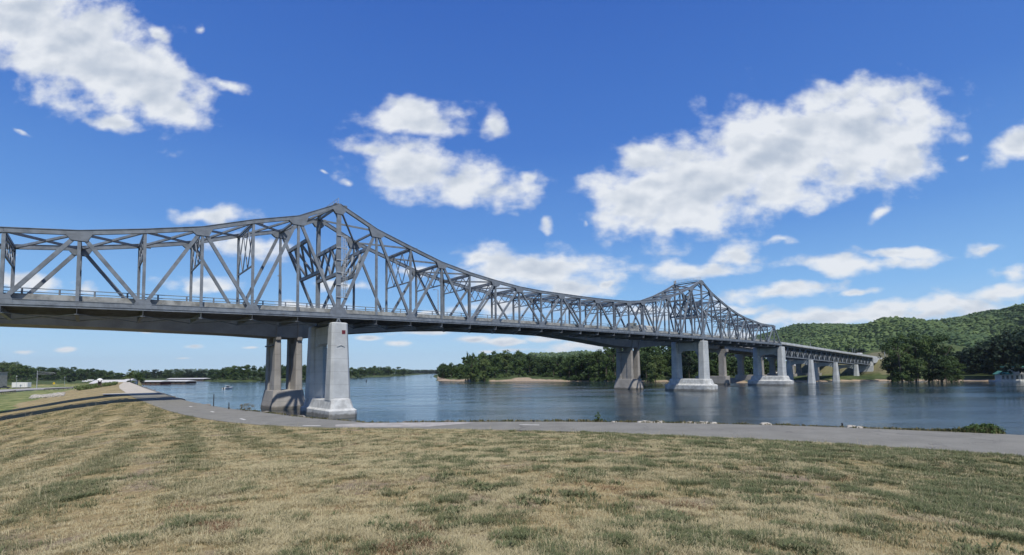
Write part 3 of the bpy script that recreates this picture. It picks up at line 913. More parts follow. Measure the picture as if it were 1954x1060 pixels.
PATHPOLY = np.concatenate([OUT, INN[::-1]])
LAWN_BACK = np.array([(60, -40), (-30, -45)])
CREST = np.array([(30, -30), (0, 0), (-10, 14), (-24, 36)] + [tuple(p) for p in INN[-8:]])


def vnoise(P, sc, seed=0):
    """cheap value noise"""
    q = P / sc; i = np.floor(q).astype(np.int64); f = q - i; f = f * f * (3 - 2 * f)
    def h(a, b):
        n = (a * 374761393 + b * 668265263 + seed * 974711) & 0x7fffffff
        n = (n ^ (n >> 13)) * 1274126177 & 0x7fffffff
        return ((n ^ (n >> 16)) & 0xffff) / 65535.0
    a, b = i[:, 0], i[:, 1]
    return (h(a, b) * (1 - f[:, 0]) + h(a + 1, b) * f[:, 0]) * (1 - f[:, 1]) + (h(a, b + 1) * (1 - f[:, 0]) + h(a + 1, b + 1) * f[:, 0]) * f[:, 1]


def sstep(x, a, b):
    t = np.clip((x - a) / (b - a), 0, 1); return t * t * (3 - 2 * t)


def ground_z(P):
    P = np.atleast_2d(np.asarray(P, float))
    dr = poly_dist(P, RIV, True); ins = inside(P, RIV)
    do = poly_dist(P, OUT); near = (P[:, 0] < 200) & (P[:, 1] < 600) & (P[:, 1] < 130 - 1.45 * P[:, 0] + 60) & ((do < 120) | (P[:, 1] < 300))
    di = poly_dist(P, INN); pin = inside(P, PATHPOLY)
    # near bank: blend from the path edge (ZP) down to the waterline
    f = np.clip(dr / (dr + do + 1e-6), 0, 1)
    bank = -0.15 + (ZP + 0.15) * f
    # lawn: radial from the camera down to the path
    r = np.hypot(P[:, 0], P[:, 1])
    fl = np.clip(di / (di + r + 1e-6), 0, 1)
    lawn = ZP + 2.52 * fl
    # land side of the levee
    # side of the crest line
    side = np.zeros(len(P)); best = np.full(len(P), 1e9)
    for i in range(len(CREST) - 1):
        a, b = CREST[i], CREST[i + 1]; d = seg_dist(P, a, b)
        cr = (b[0] - a[0]) * (P[:, 1] - a[1]) - (b[1] - a[1]) * (P[:, 0] - a[0])
        m = d < best; best = np.where(m, d, best); side = np.where(m, np.sign(cr), side)
    land = side > 0
    base = 0.6 + 0.5 * vnoise(P, 25, 3)
    drop = sstep(best, -1, 26)
    lawn_l = lawn * (1 - drop) + base * drop
    lawn = np.where(land, lawn_l, lawn)
    inner_side = ~pin & (di < do) | (r < 12)
    z_near = np.where(pin, ZP, np.where(inner_side & ~pin, lawn, np.where(land & (do > 12), lawn_l, bank)))
    z_far = np.minimum(0.05 + dr * 0.12, 2.2) + 0.5 * vnoise(P, 18, 5) * np.clip(dr / 8, 0, 1)
    z = np.where(near, z_near, z_far)
    depth = -np.minimum(dr * 0.25, 4.0)
    z = np.where(ins, depth - 0.02, z)
    # gravel shoulder under the near piers is land
    # embankments
    t = (P[:, 0] - BX) * UX + (P[:, 1] - BY) * UY; d = (P[:, 0] - BX) * VX + (P[:, 1] - BY) * VY
    emb = np.clip((t - 362) / 20, 0, 1) * (13.2 - 2.0) * np.clip(1 - (np.maximum(np.abs(d - 18) - 28, 0)) / 24, 0, 1)
    z = np.where(~ins & ~near, z + emb, z)
    # rise of the ground on the far right
    rise = sstep(P[:, 0], 265, 420) * sstep(P[:, 1], 235, 420) * 16
    z = np.where(~ins & ~near, z + rise, z)
    n1 = (vnoise(P, 2.3, 1) - 0.5) * 0.10 + (vnoise(P, 7, 2) - 0.5) * 0.16
    z = np.where(near & ~pin & ~ins & (di > 0.6) & (do > 0.6), z + n1 * np.clip(di / 4, 0, 1), z)
    return z


def build_ground():
    az = np.concatenate([np.linspace(-58, 58, 520), np.linspace(60, 300, 70)])
    rr = np.concatenate([[0.3], np.geomspace(1.2, 120, 230), np.geomspace(122, 900, 190), np.geomspace(920, 16000, 40)])
    A, Rr = np.meshgrid(np.radians(az), rr)
    P = np.stack([np.sin(A) * Rr, np.cos(A) * Rr], -1).reshape(-1, 2)
    z = ground_z(P)
    z = np.where(np.hypot(P[:, 0], P[:, 1]) > 7000, np.maximum(z, 0.5), z)
    na, nr = len(az), len(rr)
    i = np.arange(nr - 1)[:, None] * na; j = np.arange(na)[None, :]; j2 = (j + 1) % na
    F = np.stack([i + j, i + j2, i + na + j2, i + na + j], -1).reshape(-1, 4)[:, ::-1]
    o = mesh_np('ground', np.column_stack([P, z]), F, None, smooth=True)
    # material zones as vertex weights: R dry grass, G sand, B gravel
    me = o.data
    dr = poly_dist(P, RIV, True); pin = inside(P, PATHPOLY); do = poly_dist(P, OUT); di = poly_dist(P, INN)
    near = (P[:, 0] < 200) & (P[:, 1] < 600) & (P[:, 1] < 190 - 1.45 * P[:, 0]) & ((do < 120) | (P[:, 1] < 300))
    px = P[:, 0] / np.maximum(P[:, 1], 1) * 928 + 977
    lawn = near & (di < do) | (np.hypot(P[:, 0], P[:, 1]) < 12)
    R_ = lawn.astype(float)
    sandzone = ((px > 934) & (px < 1075) & (dr < np.interp(px, [934, 975, 985, 1008, 1014, 1075], [4, 7, 24, 24, 9, 6]))) | ((px > 835) & (px < 905) & (dr < 9)) | ((px > 1370) & (px < 1420) & (dr < 20)) | ((px > 1075) & (dr < 4) & (px < 1960))
    G_ = (~near & sandzone).astype(float)
    B_ = (near & ~lawn).astype(float)
    tt = (P[:, 0] - BX) * UX + (P[:, 1] - BY) * UY
    G_ = np.where(~near & (tt > 355) & (z > 3.2) & (px < 1700) & (P[:, 1] < 460), .3, G_)
    hollow = near & (P[:, 0] < -60) & (z < 1.5) & (do > 6)
    a = me.color_attributes.new('zone', 'FLOAT_COLOR', 'POINT')
    a.data.foreach_set('color', np.stack([R_, G_, B_, hollow.astype(float)], 1).ravel().astype(np.float32))
    m = bpy.data.materials.new('ground_cover'); m.use_nodes = True; nb = NB(m.node_tree)
    p = m.node_tree.nodes['Principled BSDF']; p.inputs['Roughness'].default_value = 0.95; p.inputs['Specular IOR Level'].default_value = 0.1
    geo = nb.n('ShaderNodeNewGeometry'); pos = geo.outputs['Position']
    at = nb.n('ShaderNodeAttribute', attribute_name='zone'); sp = nb.n('ShaderNodeSeparateColor'); nb.link(at.outputs['Color'], sp.inputs[0])
    # dry grass: straw, green and bare soil patches
    nA = nb.noise(pos, 0.22, 5, 0.6); nB = nb.noise(pos, 1.3, 6, 0.65); nC = nb.noise(pos, 9, 5, 0.7); nD = nb.noise(pos, 0.5, 4, 0.6)
    # green share grows to the right of the viewpoint
    sxyz = nb.n('ShaderNodeSeparateXYZ'); nb.link(pos, sxyz.inputs[0])
    gr = nb.smooth(sxyz.outputs[0], -8.0, 16.0, -0.10, 0.12)
    gl = nb.smooth(sxyz.outputs[0], -14.0, -40.0, 0.0, 0.12)
    gmask = nb.smooth(nb.m('ADD', nb.m('ADD', nb.m('ADD', nb.m('MULTIPLY', nA, 0.4), nb.m('MULTIPLY', nB, 0.6)), gr), gl), 0.46, 0.74)
    straw = nb.mix(nb.smooth(nC, 0.3, 0.7), (0.22, 0.165, 0.085, 1), (0.42, 0.34, 0.175, 1))
    green = nb.mix(nb.smooth(nC, 0.3, 0.7), (0.075, 0.085, 0.034, 1), (0.20, 0.19, 0.085, 1))
    soil = nb.mix(nb.smooth(nC, 0.35, 0.65), (0.15, 0.118, 0.085, 1), (0.31, 0.25, 0.185, 1))
    g = nb.mix(gmask, straw, green)
    g = nb.mix(nb.m('MULTIPLY', nb.smooth(nb.m('ADD', nD, nb.m('MULTIPLY', nB, 0.3)), 0.66, 0.80), 0.85), g, soil)
    # mowing stripes on the left bank of the lawn
    mp = nb.n('ShaderNodeMapping')
    nb.link(pos, mp.inputs[0]); mp.inputs['Rotation'].default_value = (0, 0, R(-40)); mp.inputs['Scale'].default_value = (0.75, 0.09, 1)
    wv_ = nb.noise(mp.outputs[0], 0.9, 6, 0.62)
    mp2 = nb.n('ShaderNodeMapping')
    nb.link(pos, mp2.inputs[0]); mp2.inputs['Rotation'].default_value = (0, 0, R(30)); mp2.inputs['Scale'].default_value = (0.9, 0.2, 1)
    wv2 = nb.noise(mp2.outputs[0], 0.9, 6, 0.66)
    left = nb.smooth(sxyz.outputs[0], -6.0, -20.0)
    g = nb.mix(nb.m('MULTIPLY', nb.m('MULTIPLY', nb.smooth(wv_, 0.47, 0.60), left), 0.55), g, (0.13, 0.125, 0.055, 1))
    g = nb.mix(nb.m('MULTIPLY', nb.m('MULTIPLY', nb.smooth(wv2, 0.50, 0.66), left), 0.6), g, (0.50, 0.42, 0.25, 1))
    sand = nb.mix(nb.smooth(nb.noise(pos, 0.6, 5, 0.6), 0.3, 0.7), (0.27, 0.21, 0.15, 1), (0.40, 0.32, 0.23, 1))
    gravel = nb.mix(nb.smooth(nb.noise(pos, 3.0, 6, 0.7), 0.3, 0.7), (0.15, 0.125, 0.10, 1), (0.34, 0.31, 0.27, 1))
    far = nb.mix(nb.smooth(nb.noise(pos, 0.12, 5, 0.6), 0.35, 0.65), (0.035, 0.055, 0.02, 1), (0.085, 0.11, 0.04, 1))
    hol = nb.mix(nb.smooth(nb.noise(pos, 0.25, 5, 0.6), 0.4, 0.6), (0.085, 0.125, 0.04, 1), (0.26, 0.26, 0.11, 1))
    c = nb.mix(sp.outputs[2], far, gravel)
    c = nb.mix(sp.outputs[1], c, sand)
    c = nb.mix(sp.outputs[0], c, g)
    c = nb.mix(at.outputs['Alpha'], c, hol)
    nb.link(c, p.inputs['Base Color'])
    bn = nb.n('ShaderNodeBump'); bn.inputs['Strength'].default_value = 0.8; bn.inputs['Distance'].default_value = 0.06
    nb.link(nb.m('ADD', nb.noise(pos, 14, 5, 0.7), nB), bn.inputs['Height']); nb.link(bn.outputs[0], p.inputs['Normal'])
    me.materials.append(m)
    tag(o, kind='structure')


build_ground()


def build_water():
    n = 96; v = [(0, 0, 0)]; f = []
    for i in range(n):
        a = 2 * math.pi * i / n; v.append((15500 * math.sin(a), 15500 * math.cos(a), 0))
    for i in range(n): f.append((0, 1 + (i + 1) % n, 1 + i))
    o = mesh_np('river_water', v, f, None)
    m = bpy.data.materials.new('river_surface'); m.use_nodes = True; nb = NB(m.node_tree)
    p = m.node_tree.nodes['Principled BSDF']
    p.inputs['Base Color'].default_value = (0.018, 0.034, 0.042, 1); p.inputs['Roughness'].default_value = 0.09; p.inputs['IOR'].default_value = 1.33
    geo = nb.n('ShaderNodeNewGeometry'); pos = geo.outputs['Position']
    mp = nb.n('ShaderNodeMapping'); nb.link(pos, mp.inputs[0]); mp.inputs['Rotation'].default_value = (0, 0, R(20)); mp.inputs['Scale'].default_value = (0.55, 1.0, 1)
    a = nb.noise(mp.outputs[0], 1.3, 5, 0.65); b = nb.noise(mp.outputs[0], 0.16, 3, 0.5)
    patch = nb.smooth(nb.noise(mp.outputs[0], 0.014, 4, 0.6), 0.38, 0.62, 0.35, 1.0)
    h = nb.m('MULTIPLY', nb.m('ADD', nb.m('MULTIPLY', a, 0.5), nb.m('MULTIPLY', b, 1.2)), patch)
    bn = nb.n('ShaderNodeBump'); bn.inputs['Strength'].default_value = 0.6; bn.inputs['Distance'].default_value = 0.35
    nb.link(h, bn.inputs['Height']); nb.link(bn.outputs[0], p.inputs['Normal'])
    mpw = nb.n('ShaderNodeMapping'); nb.link(pos, mpw.inputs[0]); mpw.inputs['Rotation'].default_value = (0, 0, R(12)); mpw.inputs['Scale'].default_value = (0.008, 0.05, 1)
    nb.link(nb.smooth(nb.noise(mpw.outputs[0], 1.0, 5, 0.6), 0.42, 0.62, 0.04, 0.17), p.inputs['Roughness'])
    o.data.materials.append(m); tag(o, kind='structure')


build_water()


def build_path():
    # resample both edges to matching points
    def resample(P, n):
        d = np.concatenate([[0], np.cumsum(np.hypot(*np.diff(P, axis=0).T))]); d /= d[-1]
        t = np.linspace(0, 1, n); return np.stack([np.interp(t, d, P[:, 0]), np.interp(t, d, P[:, 1])], 1)
    # cut both edges at matching azimuths
    def chaikin(P):
        for _ in range(3):
            Q = [P[0]]
            for a, b in zip(P[:-1], P[1:]): Q += [a * .75 + b * .25, a * .25 + b * .75]
            Q.append(P[-1]); P = np.array(Q)
        return P
    O, I = chaikin(OUT), chaikin(INN)
    th = lambda P: np.arctan2(P[:, 0], P[:, 1])
    n = 400
    az = np.linspace(min(th(O)[0], th(I)[0]), max(th(O).min(), th(I).min()), n)
    def ray(P, a):
        t = th(P); idx = np.argsort(t); r = np.hypot(P[:, 0], P[:, 1]); return np.interp(a, t[idx], r[idx])
    ro, ri = ray(O, az), ray(I, az)
    m = 6; V = []
    for q in range(m + 1):
        r = ri + (ro - ri) * q / m; crown = 0.0
        V.append(np.stack([np.sin(az) * r, np.cos(az) * r, np.full(n, ZP + 0.045 + crown)], 1))
    # thin skirt so the slab has an edge
    V.insert(0, V[0] * np.array([1, 1, 0]) + np.array([0, 0, ZP - 0.12])); V.append(V[-1] * np.array([1, 1, 0]) + np.array([0, 0, ZP - 0.12]))
    Vv = np.concatenate(V); F = []
    k = len(V)
    i = np.arange(k - 1)[:, None] * n; j = np.arange(n - 1)[None, :]
    F = np.stack([i + j, i + n + j, i + n + j + 1, i + j + 1], -1).reshape(-1, 4)
    o = mesh_np('riverside_path', Vv, F, M['asphalt']); tag(o, kind='structure')
    # pale concrete section in front of the first pier: lies on the asphalt edge
    pts = [(700, 808.9), (880, 807.2), (905, 808.3), (820, 815.6), (700, 816.8), (640, 815.5), (640, 812)]
    q = [G(x, y, ZP) for x, y in pts]
    mesh_np('concrete_apron', [(a, b, ZP + 0.052) for a, b in q], [list(range(len(q)))], mat('pale_path_concrete', (0.36, 0.345, 0.32), .9, 0, .1, 1.0))
    tag(bpy.data.objects['concrete_apron'], kind='structure')
    pts = [(262, 735.8), (276, 742), (302, 750.6), (288, 753), (196, 754.5), (196, 752.2), (240, 750.2), (228, 742), (227, 736), (236, 730), (246, 729.4)]
    q = [G(x, y, ZP) for x, y in pts]
    o = mesh_np('concrete_walkway', [(a, b, ZP + 0.06) for a, b in q], [list(range(len(q)))], mat('walkway_concrete', (0.47, 0.43, 0.35), .9, 0, .08, .6))
    tag(o, kind='structure')
    # dashes
    k = 0
    for x, y in ((326, 753.5), (329, 763), (364, 777), (405, 787), (463, 801.5), (595, 813.8), (1010, 812.5)):
        c = Vector((*G(x, y, ZP), 0)); nx = Vector((*G(x - 12, y - (3.0 if x < 500 else 0.15), ZP), 0)); d = (nx - c).normalized()
        mb = MB(); a = c - d * 0.75; b = c + d * 0.75
        mb.beam(a + Z3 * (ZP + 0.0565), b + Z3 * (ZP + 0.0565), 0.2, 0.012)
        o = mb.build('lane_dash', M['paint_line'], None, loc=(c.x, c.y, ZP + 0.05))
        tag(o, kind='structure')


build_path()
pts_ = [(940, 821.5), (1100, 824.8), (1300, 832.8), (1500, 841.8), (1764, 858.8), (1954, 870.8), (2150, 900)]  # narrow dark strip laid along the inner edge of the path
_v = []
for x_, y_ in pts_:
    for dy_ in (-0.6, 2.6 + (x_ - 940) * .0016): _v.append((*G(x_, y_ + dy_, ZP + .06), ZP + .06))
_o = mesh_np('path_edge_strip', _v, [(2 * i, 2 * i + 1, 2 * i + 3, 2 * i + 2) for i in range(len(pts_) - 1)], mat('dark_edge_band', (0.035, 0.032, 0.03), .95, 0, .3, 3)); tag(_o, kind='structure')

# ------------------------------------------------------------------ foliage makers
def leaf_cloud(n_clump, leaves, size, rad, squash=0.75, leaf=0.5, seed=1, hang=0.0):
    """quads gathered in clumps over an uneven crown; returns verts, faces, tones; crown base at z 0, height = size"""
    r = np.random.default_rng(seed)
    u = r.normal(size=(n_clump, 3)); u /= np.linalg.norm(u, axis=1)[:, None]
    rr = r.uniform(0.45, 1.0, n_clump) ** 0.6
    c = u * rr[:, None] * np.array([rad, rad, size / 2]) ; c[:, 2] += size / 2
    # lobes: pull the outline about
    c[:, :2] *= (0.82 + 0.36 * r.random((n_clump, 1)))
    c[:, 2] = np.clip(c[:, 2], size * 0.04, None)
    cr = rad * r.uniform(0.20, 0.40, n_clump)
    ctone = r.random(n_clump)
    k = n_clump * leaves
    ci = np.repeat(np.arange(n_clump), leaves)
    w = r.normal(size=(k, 3)); w /= np.linalg.norm(w, axis=1)[:, None]
    pos = c[ci] + w * (cr[ci] * r.uniform(0.35, 1.12, k) ** 0.7)[:, None] * np.array([1, 1, squash])
    pos[:, 2] -= hang * r.random(k) * cr[ci] * 2
    pos[:, 2] = np.maximum(pos[:, 2], 0.0)
    nrm = w + r.normal(size=(k, 3)) * 0.55 + np.array([0, 0, 0.35]); nrm /= np.linalg.norm(nrm, axis=1)[:, None]
    t = np.cross(nrm, r.normal(size=(k, 3))); t /= np.linalg.norm(t, axis=1)[:, None] + 1e-9
    b = np.cross(nrm, t)
    s = leaf * r.uniform(0.6, 1.4, k)[:, None]
    V = np.stack([pos - t * s - b * s * .7, pos + t * s - b * s * .5, pos + t * s * .8 + b * s * .8, pos - t * s * .9 + b * s * .6], 1).reshape(-1, 3)
    F = np.arange(k * 4).reshape(k, 4)
    tone = np.clip(ctone[ci] * 0.6 + r.random(k) * 0.4, 0, 1)
    return V, F, tone


PROTO = []


def unit_crown(seed, hang):
    """unit tree crown: height 1, width about 0.92, built from lobes of leaf clumps"""
    r = np.random.default_rng(seed); asp = 0.52
    nl = 15; k = 8; leaves = 30
    th = r.uniform(0, 6.28, nl); zz = np.concatenate([r.uniform(.08, .42, 7), r.uniform(.4, .85, nl - 7)])
    prof = np.interp(zz, [0, .15, .45, .75, 1.0], [.24, .34, .36, .26, .05]); rad = prof * r.uniform(.45, 1.0, nl)
    lc = np.stack([np.cos(th) * rad, np.sin(th) * rad, zz], 1); lc[0] = (0, 0, .84); lc[1] = (.05, -.04, .5)
    lr = r.uniform(.14, .22, nl)
    u = r.normal(size=(nl, k, 3)); u /= np.linalg.norm(u, axis=2)[:, :, None]; u[:, :, 2] = np.abs(u[:, :, 2]) * .9 - .2
    cc = (lc[:, None] + u * (lr * r.uniform(.6, 1.0, nl))[:, None, None] * np.array([1, 1, asp * 1.1])).reshape(-1, 3)
    n = len(cc); cr = r.uniform(.07, .12, n); ct = r.random(n) * .5 + np.repeat(r.random(nl), k) * .5
    m = n * leaves; ci = np.repeat(np.arange(n), leaves)
    w = r.normal(size=(m, 3)); w /= np.linalg.norm(w, axis=1)[:, None]
    pos = cc[ci] + w * (cr[ci] * r.uniform(.45, 1.1, m) ** .7)[:, None] * np.array([1, 1, asp])
    pos[:, 2] -= hang * r.random(m) * .07
    nr = w + r.normal(size=(m, 3)) * .45 + np.array([0, 0, .4]); nr /= np.linalg.norm(nr, axis=1)[:, None]
    t = np.cross(nr, r.normal(size=(m, 3))); t /= np.linalg.norm(t, axis=1)[:, None] + 1e-9; b = np.cross(nr, t)
    s = .0205 * r.uniform(.6, 1.5, m)[:, None]; q = np.array([1, 1, asp])
    V = np.stack([pos + (-t * s - b * s * .7) * q, pos + (t * s - b * s * .5) * q, pos + (t * s * .8 + b * s * .8) * q, pos + (-t * s * .9 + b * s * .6) * q], 1).reshape(-1, 3)
    # skirt of low branches down to the ground
    V[:, 2] = (V[:, 2] - np.quantile(V[:, 2], .004)) ; V[:, 2] = V[:, 2] / np.quantile(V[:, 2], .998) * .97 + .015
    return V, np.arange(m * 4).reshape(m, 4), np.clip(ct[ci] * .7 + r.random(m) * .3, 0, 1)


for sd in range(10): PROTO.append(unit_crown(150 + sd, 1.0 if sd in (2, 5) else 0.1))


def crown_mesh(i, material):
    key = ('crown', i, material.name)
    if key not in ORIGIN:
        V, F, T = PROTO[i]
        me = bpy.data.meshes.new('crown')
        me.vertices.add(len(V)); me.vertices.foreach_set('co', V.ravel().astype(np.float32))
        me.loops.add(F.size); me.loops.foreach_set('vertex_index', F.ravel().astype(np.int32))
        me.polygons.add(len(F)); me.polygons.foreach_set('loop_start', np.arange(0, F.size, 4, dtype=np.int32)); me.polygons.foreach_set('loop_total', np.full(len(F), 4, np.int32)); me.polygons.foreach_set('use_smooth', np.zeros(len(F), bool))
        me.update(calc_edges=True)
        a = me.attributes.new('tone', 'FLOAT', 'FACE'); a.data.foreach_set('value', T.astype(np.float32))
        me.materials.append(material); ORIGIN[key] = me
    return ORIGIN[key]


def trunk_mesh(i):
    key = ('trunk', i)
    if key not in ORIGIN:
        r = random.Random(i); c = MB()
        lean = Vector((r.uniform(-.04, .04), r.uniform(-.04, .04), 0))
        a, b, t = Vector((0, 0, -0.03)), Vector((0, 0, .28)) + lean, Vector((0, 0, .8)) + lean * 2
        c.tube(a, b, .024, .017, 7, False); c.tube(b, t, .017, .004, 7, False)
        for _ in range(7):
            f = r.uniform(.15, .75); p = b.lerp(t, f); an = r.uniform(0, 6.28); l = r.uniform(.14, .26)
            c.tube(p, p + Vector((math.cos(an) * l, math.sin(an) * l, l * .8)), .009, .002, 5, False)
        me = bpy.data.meshes.new('trunk'); me.from_pydata(c.v, [], c.f); me.materials.append(M['bark']); ORIGIN[key] = me
    return ORIGIN[key]


def tree(x, y, z, h, wd, material, i, label, group, name='riverside_tree'):
    e = empty(name, (x, y, z), label, 'tree', group); e.rotation_euler = (0, 0, random.uniform(0, 6.28))
    sx = wd / 0.92
    for nm, me in (('crown', crown_mesh(i, material)), ('trunk', trunk_mesh(i % 4))):
        o = bpy.data.objects.new(nm, me); o.parent = e; o.scale = (sx, sx, h) if nm == 'crown' else (h * .8, h * .8, h); col.objects.link(o)
    return e


ORD = ['first', 'second', 'third', 'fourth', 'fifth', 'sixth', 'seventh', 'eighth', 'ninth', 'tenth', 'eleventh', 'twelfth', 'thirteenth', 'fourteenth', 'fifteenth', 'sixteenth', 'seventeenth', 'eighteenth', 'nineteenth', 'twentieth',
       'twenty-first', 'twenty-second', 'twenty-third', 'twenty-fourth', 'twenty-fifth', 'twenty-sixth', 'twenty-seventh', 'twenty-eighth', 'twenty-ninth', 'thirtieth']


def tree_row(specs, place, group, word='tree'):
    """specs: (px, base_y, top_y, width_px, material, base z)"""
    specs = sorted(specs, key=lambda q: q[0])
    for n, (px, by, ty, wp, mt, bz) in enumerate(specs):
        d = pix_dir(px, by); t = (bz - EYE) / d[2]
        x, y = d[0] * t, d[1] * t
        dt = pix_dir(px, ty); h = EYE + dt[2] / dt[1] * y - bz
        wd = wp * y / FPX
        tone = {'dark_river_foliage': 'dark green', 'green_foliage': 'leafy green', 'pale_foliage': 'pale green', 'blue_green_foliage': 'dark blue-green'}[mt.name]
        size = 'tall' if h > 17 else ('low' if h < 8 else 'mid-height')
        zz = float(ground_z([(x, y)])[0])
        tree(x, y, min(bz, zz) if zz > 0 else 0.2, h + max(0, bz - zz), wd, mt, (n * 3 + int(px)) % 10, f'{size} {tone} {word}, {ORD[n]} from left {place}', group)


TR = random.Random(4)


def auto_row(x0, x1, n, base, topf, wid, mats, bz=1.0, jit=0.3):
    out = []
    for i in range(n):
        px = x0 + (x1 - x0) * (i + .5 + TR.uniform(-jit, jit)) / n
        out.append((px, base(px) + TR.uniform(-.35, .2), topf(px) + TR.uniform(-2.5, 2.5), wid * TR.uniform(.85, 1.35), TR.choice(mats), bz))
    return out


def interp(pts):
    xs, ys = zip(*pts); return lambda x: float(np.interp(x, xs, ys))


# island and far bank right of the open river
top1 = interp([(835, 694), (850, 693), (870, 693), (888, 690), (896, 676), (915, 674), (940, 672), (965, 669), (990, 670), (1015, 677), (1040, 680), (1080, 680), (1105, 676), (1140, 668), (1180, 659), (1210, 655), (1280, 652), (1330, 662), (1400, 674), (1460, 680)])
base1 = interp([(835, 724.5), (905, 725.3), (940, 723), (1000, 719.5), (1060, 723.5), (1090, 725.4), (1180, 725.8), (1280, 726), (1340, 727), (1400, 724), (1480, 724)])
row = [(846, 723.5, 693, 22, F_DARK, 1), (862, 724, 692, 20, F_MID, 1), (879, 725, 697, 20, F_MID, 1), (893, 725, 675, 14, F_DARK, 1.3), (903, 724.8, 674, 20, F_MID, 1.3), (900, 726, 704, 24, F_PALE, .8),
       (922, 724.8, 671, 30, F_MID, 1), (925, 725.5, 684, 26, F_PALE, 1), (944, 723.5, 669.5, 34, F_MID, 1.5), (966, 722, 667.5, 36, F_PALE, 1.5), (990, 720, 668.5, 34, F_MID, 2), (1012, 719.5, 675, 30, F_DARK, 2)]
tree_row(row, 'on the wooded point by open river', 'trees on the wooded point')
tree_row(auto_row(1028, 1178, 12, base1, top1, 30, [F_DARK, F_DARK, F_MID]), 'behind the sandy beach of the far bank', 'trees behind the sandy beach')
tree_row([(1235, 725.5, 672, 36, F_DARK, 1), (1262, 724, 676, 30, F_MID, 1), (1251, 727, 690, 40, F_PALE, 1)], 'between the two river piers', 'trees between the river piers')
tree_row(auto_row(1290, 1362, 4, base1, top1, 32, [F_DARK, F_DARK, F_BLUE]), 'seen through the farther tower pier', 'trees seen through the tower pier')
tree_row(auto_row(1372, 1500, 8, lambda x: 714.6, interp([(1370, 668), (1440, 664), (1500, 672)]), 26, [F_DARK, F_BLUE], 3), 'under the far approach spans', 'trees under the far approach')
# right bank
tree_row([(1702, 724, 655, 40, F_DARK, 1.2), (1722, 725, 650, 44, F_MID, 1.2), (1748, 724.5, 648, 44, F_DARK, 1.2), (1772, 724.5, 652, 40, F_MID, 1.2), (1797, 724.5, 652, 42, F_DARK, 1.2), (1816, 724, 672, 34, F_DARK, 1.2), (1738, 726, 690, 22, F_PALE, .8), (1708, 725, 700, 30, F_BLUE, 1), (1722, 725.6, 703, 34, F_DARK, 1), (1752, 725.6, 700, 36, F_DARK, 1), (1780, 725.6, 703, 34, F_BLUE, 1), (1806, 725.6, 705, 32, F_DARK, 1), (1828, 725, 708, 28, F_MID, 1)],
         'in the clump right of the bridge', 'trees in the clump by the bridge end')
tree_row([(1838, 713.5, 672, 36, F_BLUE, 3), (1858, 713.5, 662, 38, F_BLUE, 3), (1880, 713.5, 649, 44, F_BLUE, 3), (1905, 713.5, 638, 50, F_BLUE, 3), (1932, 713, 630, 54, F_BLUE, 3), (1958, 713, 624, 56, F_BLUE, 3), (1990, 713, 620, 60, F_BLUE, 3), (1860, 716.5, 699, 26, F_DARK, 2), (1890, 716.5, 702, 24, F_DARK, 2), (1828, 717, 700, 24, F_DARK, 2)],
         'in the stand behind the houseboat', 'trees behind the houseboat')
tree_row(auto_row(1560, 1690, 8, lambda x: 708.4, interp([(1560, 672), (1620, 662), (1690, 668)]), 26, [F_DARK, F_BLUE], 4), 'behind the low approach spans', 'trees behind the approach spans')
# left bank
tree_row(auto_row(408, 512, 9, lambda x: 726.5, interp([(408, 705), (430, 700), (512, 697)]), 17, [F_MID, F_DARK], 1.0), 'on the far bank left of the piers', 'trees on the far bank left of the pier')
tree_row(auto_row(532, 590, 4, lambda x: 725.3, interp([(532, 695), (590, 697)]), 18, [F_MID, F_DARK], 1.0), 'seen between the near piers', 'trees seen between the near piers')
tree_row(auto_row(664, 772, 12, interp([(664, 721.5), (700, 719), (770, 716.8)]), interp([(664, 703), (700, 702), (715, 699), (745, 700), (772, 704)]), 15, [F_DARK, F_MID], 1.0), 'on the spit right of the near pier', 'trees on the wooded spit')
tree_row(auto_row(2, 60, 5, lambda x: 731, interp([(0, 691), (30, 692), (60, 700)]), 20, [F_MID, F_DARK, F_PALE], 1.0), 'behind the grey building', 'trees behind the grey building')
tree_row(auto_row(66, 238, 15, interp([(60, 729), (240, 727)]), interp([(60, 702), (120, 701), (180, 705), (215, 707), (238, 714)]), 18, [F_MID, F_DARK], 1.0), 'along the park beyond the road', 'trees along the park')
tree_row([(248, 731, 704.5, 20, F_PALE, 3.6), (262, 731, 706.5, 22, F_MID, 3.6)], 'at the path end by the boat sheds', 'trees by the boat sheds')
tree_row(auto_row(268, 395, 14, lambda x: 724.5, interp([(268, 706), (300, 706), (355, 707.5), (362, 711), (395, 712)]), 15, [F_BLUE, F_DARK], 1.0), 'in the row behind the boat sheds', 'trees behind the boat sheds')


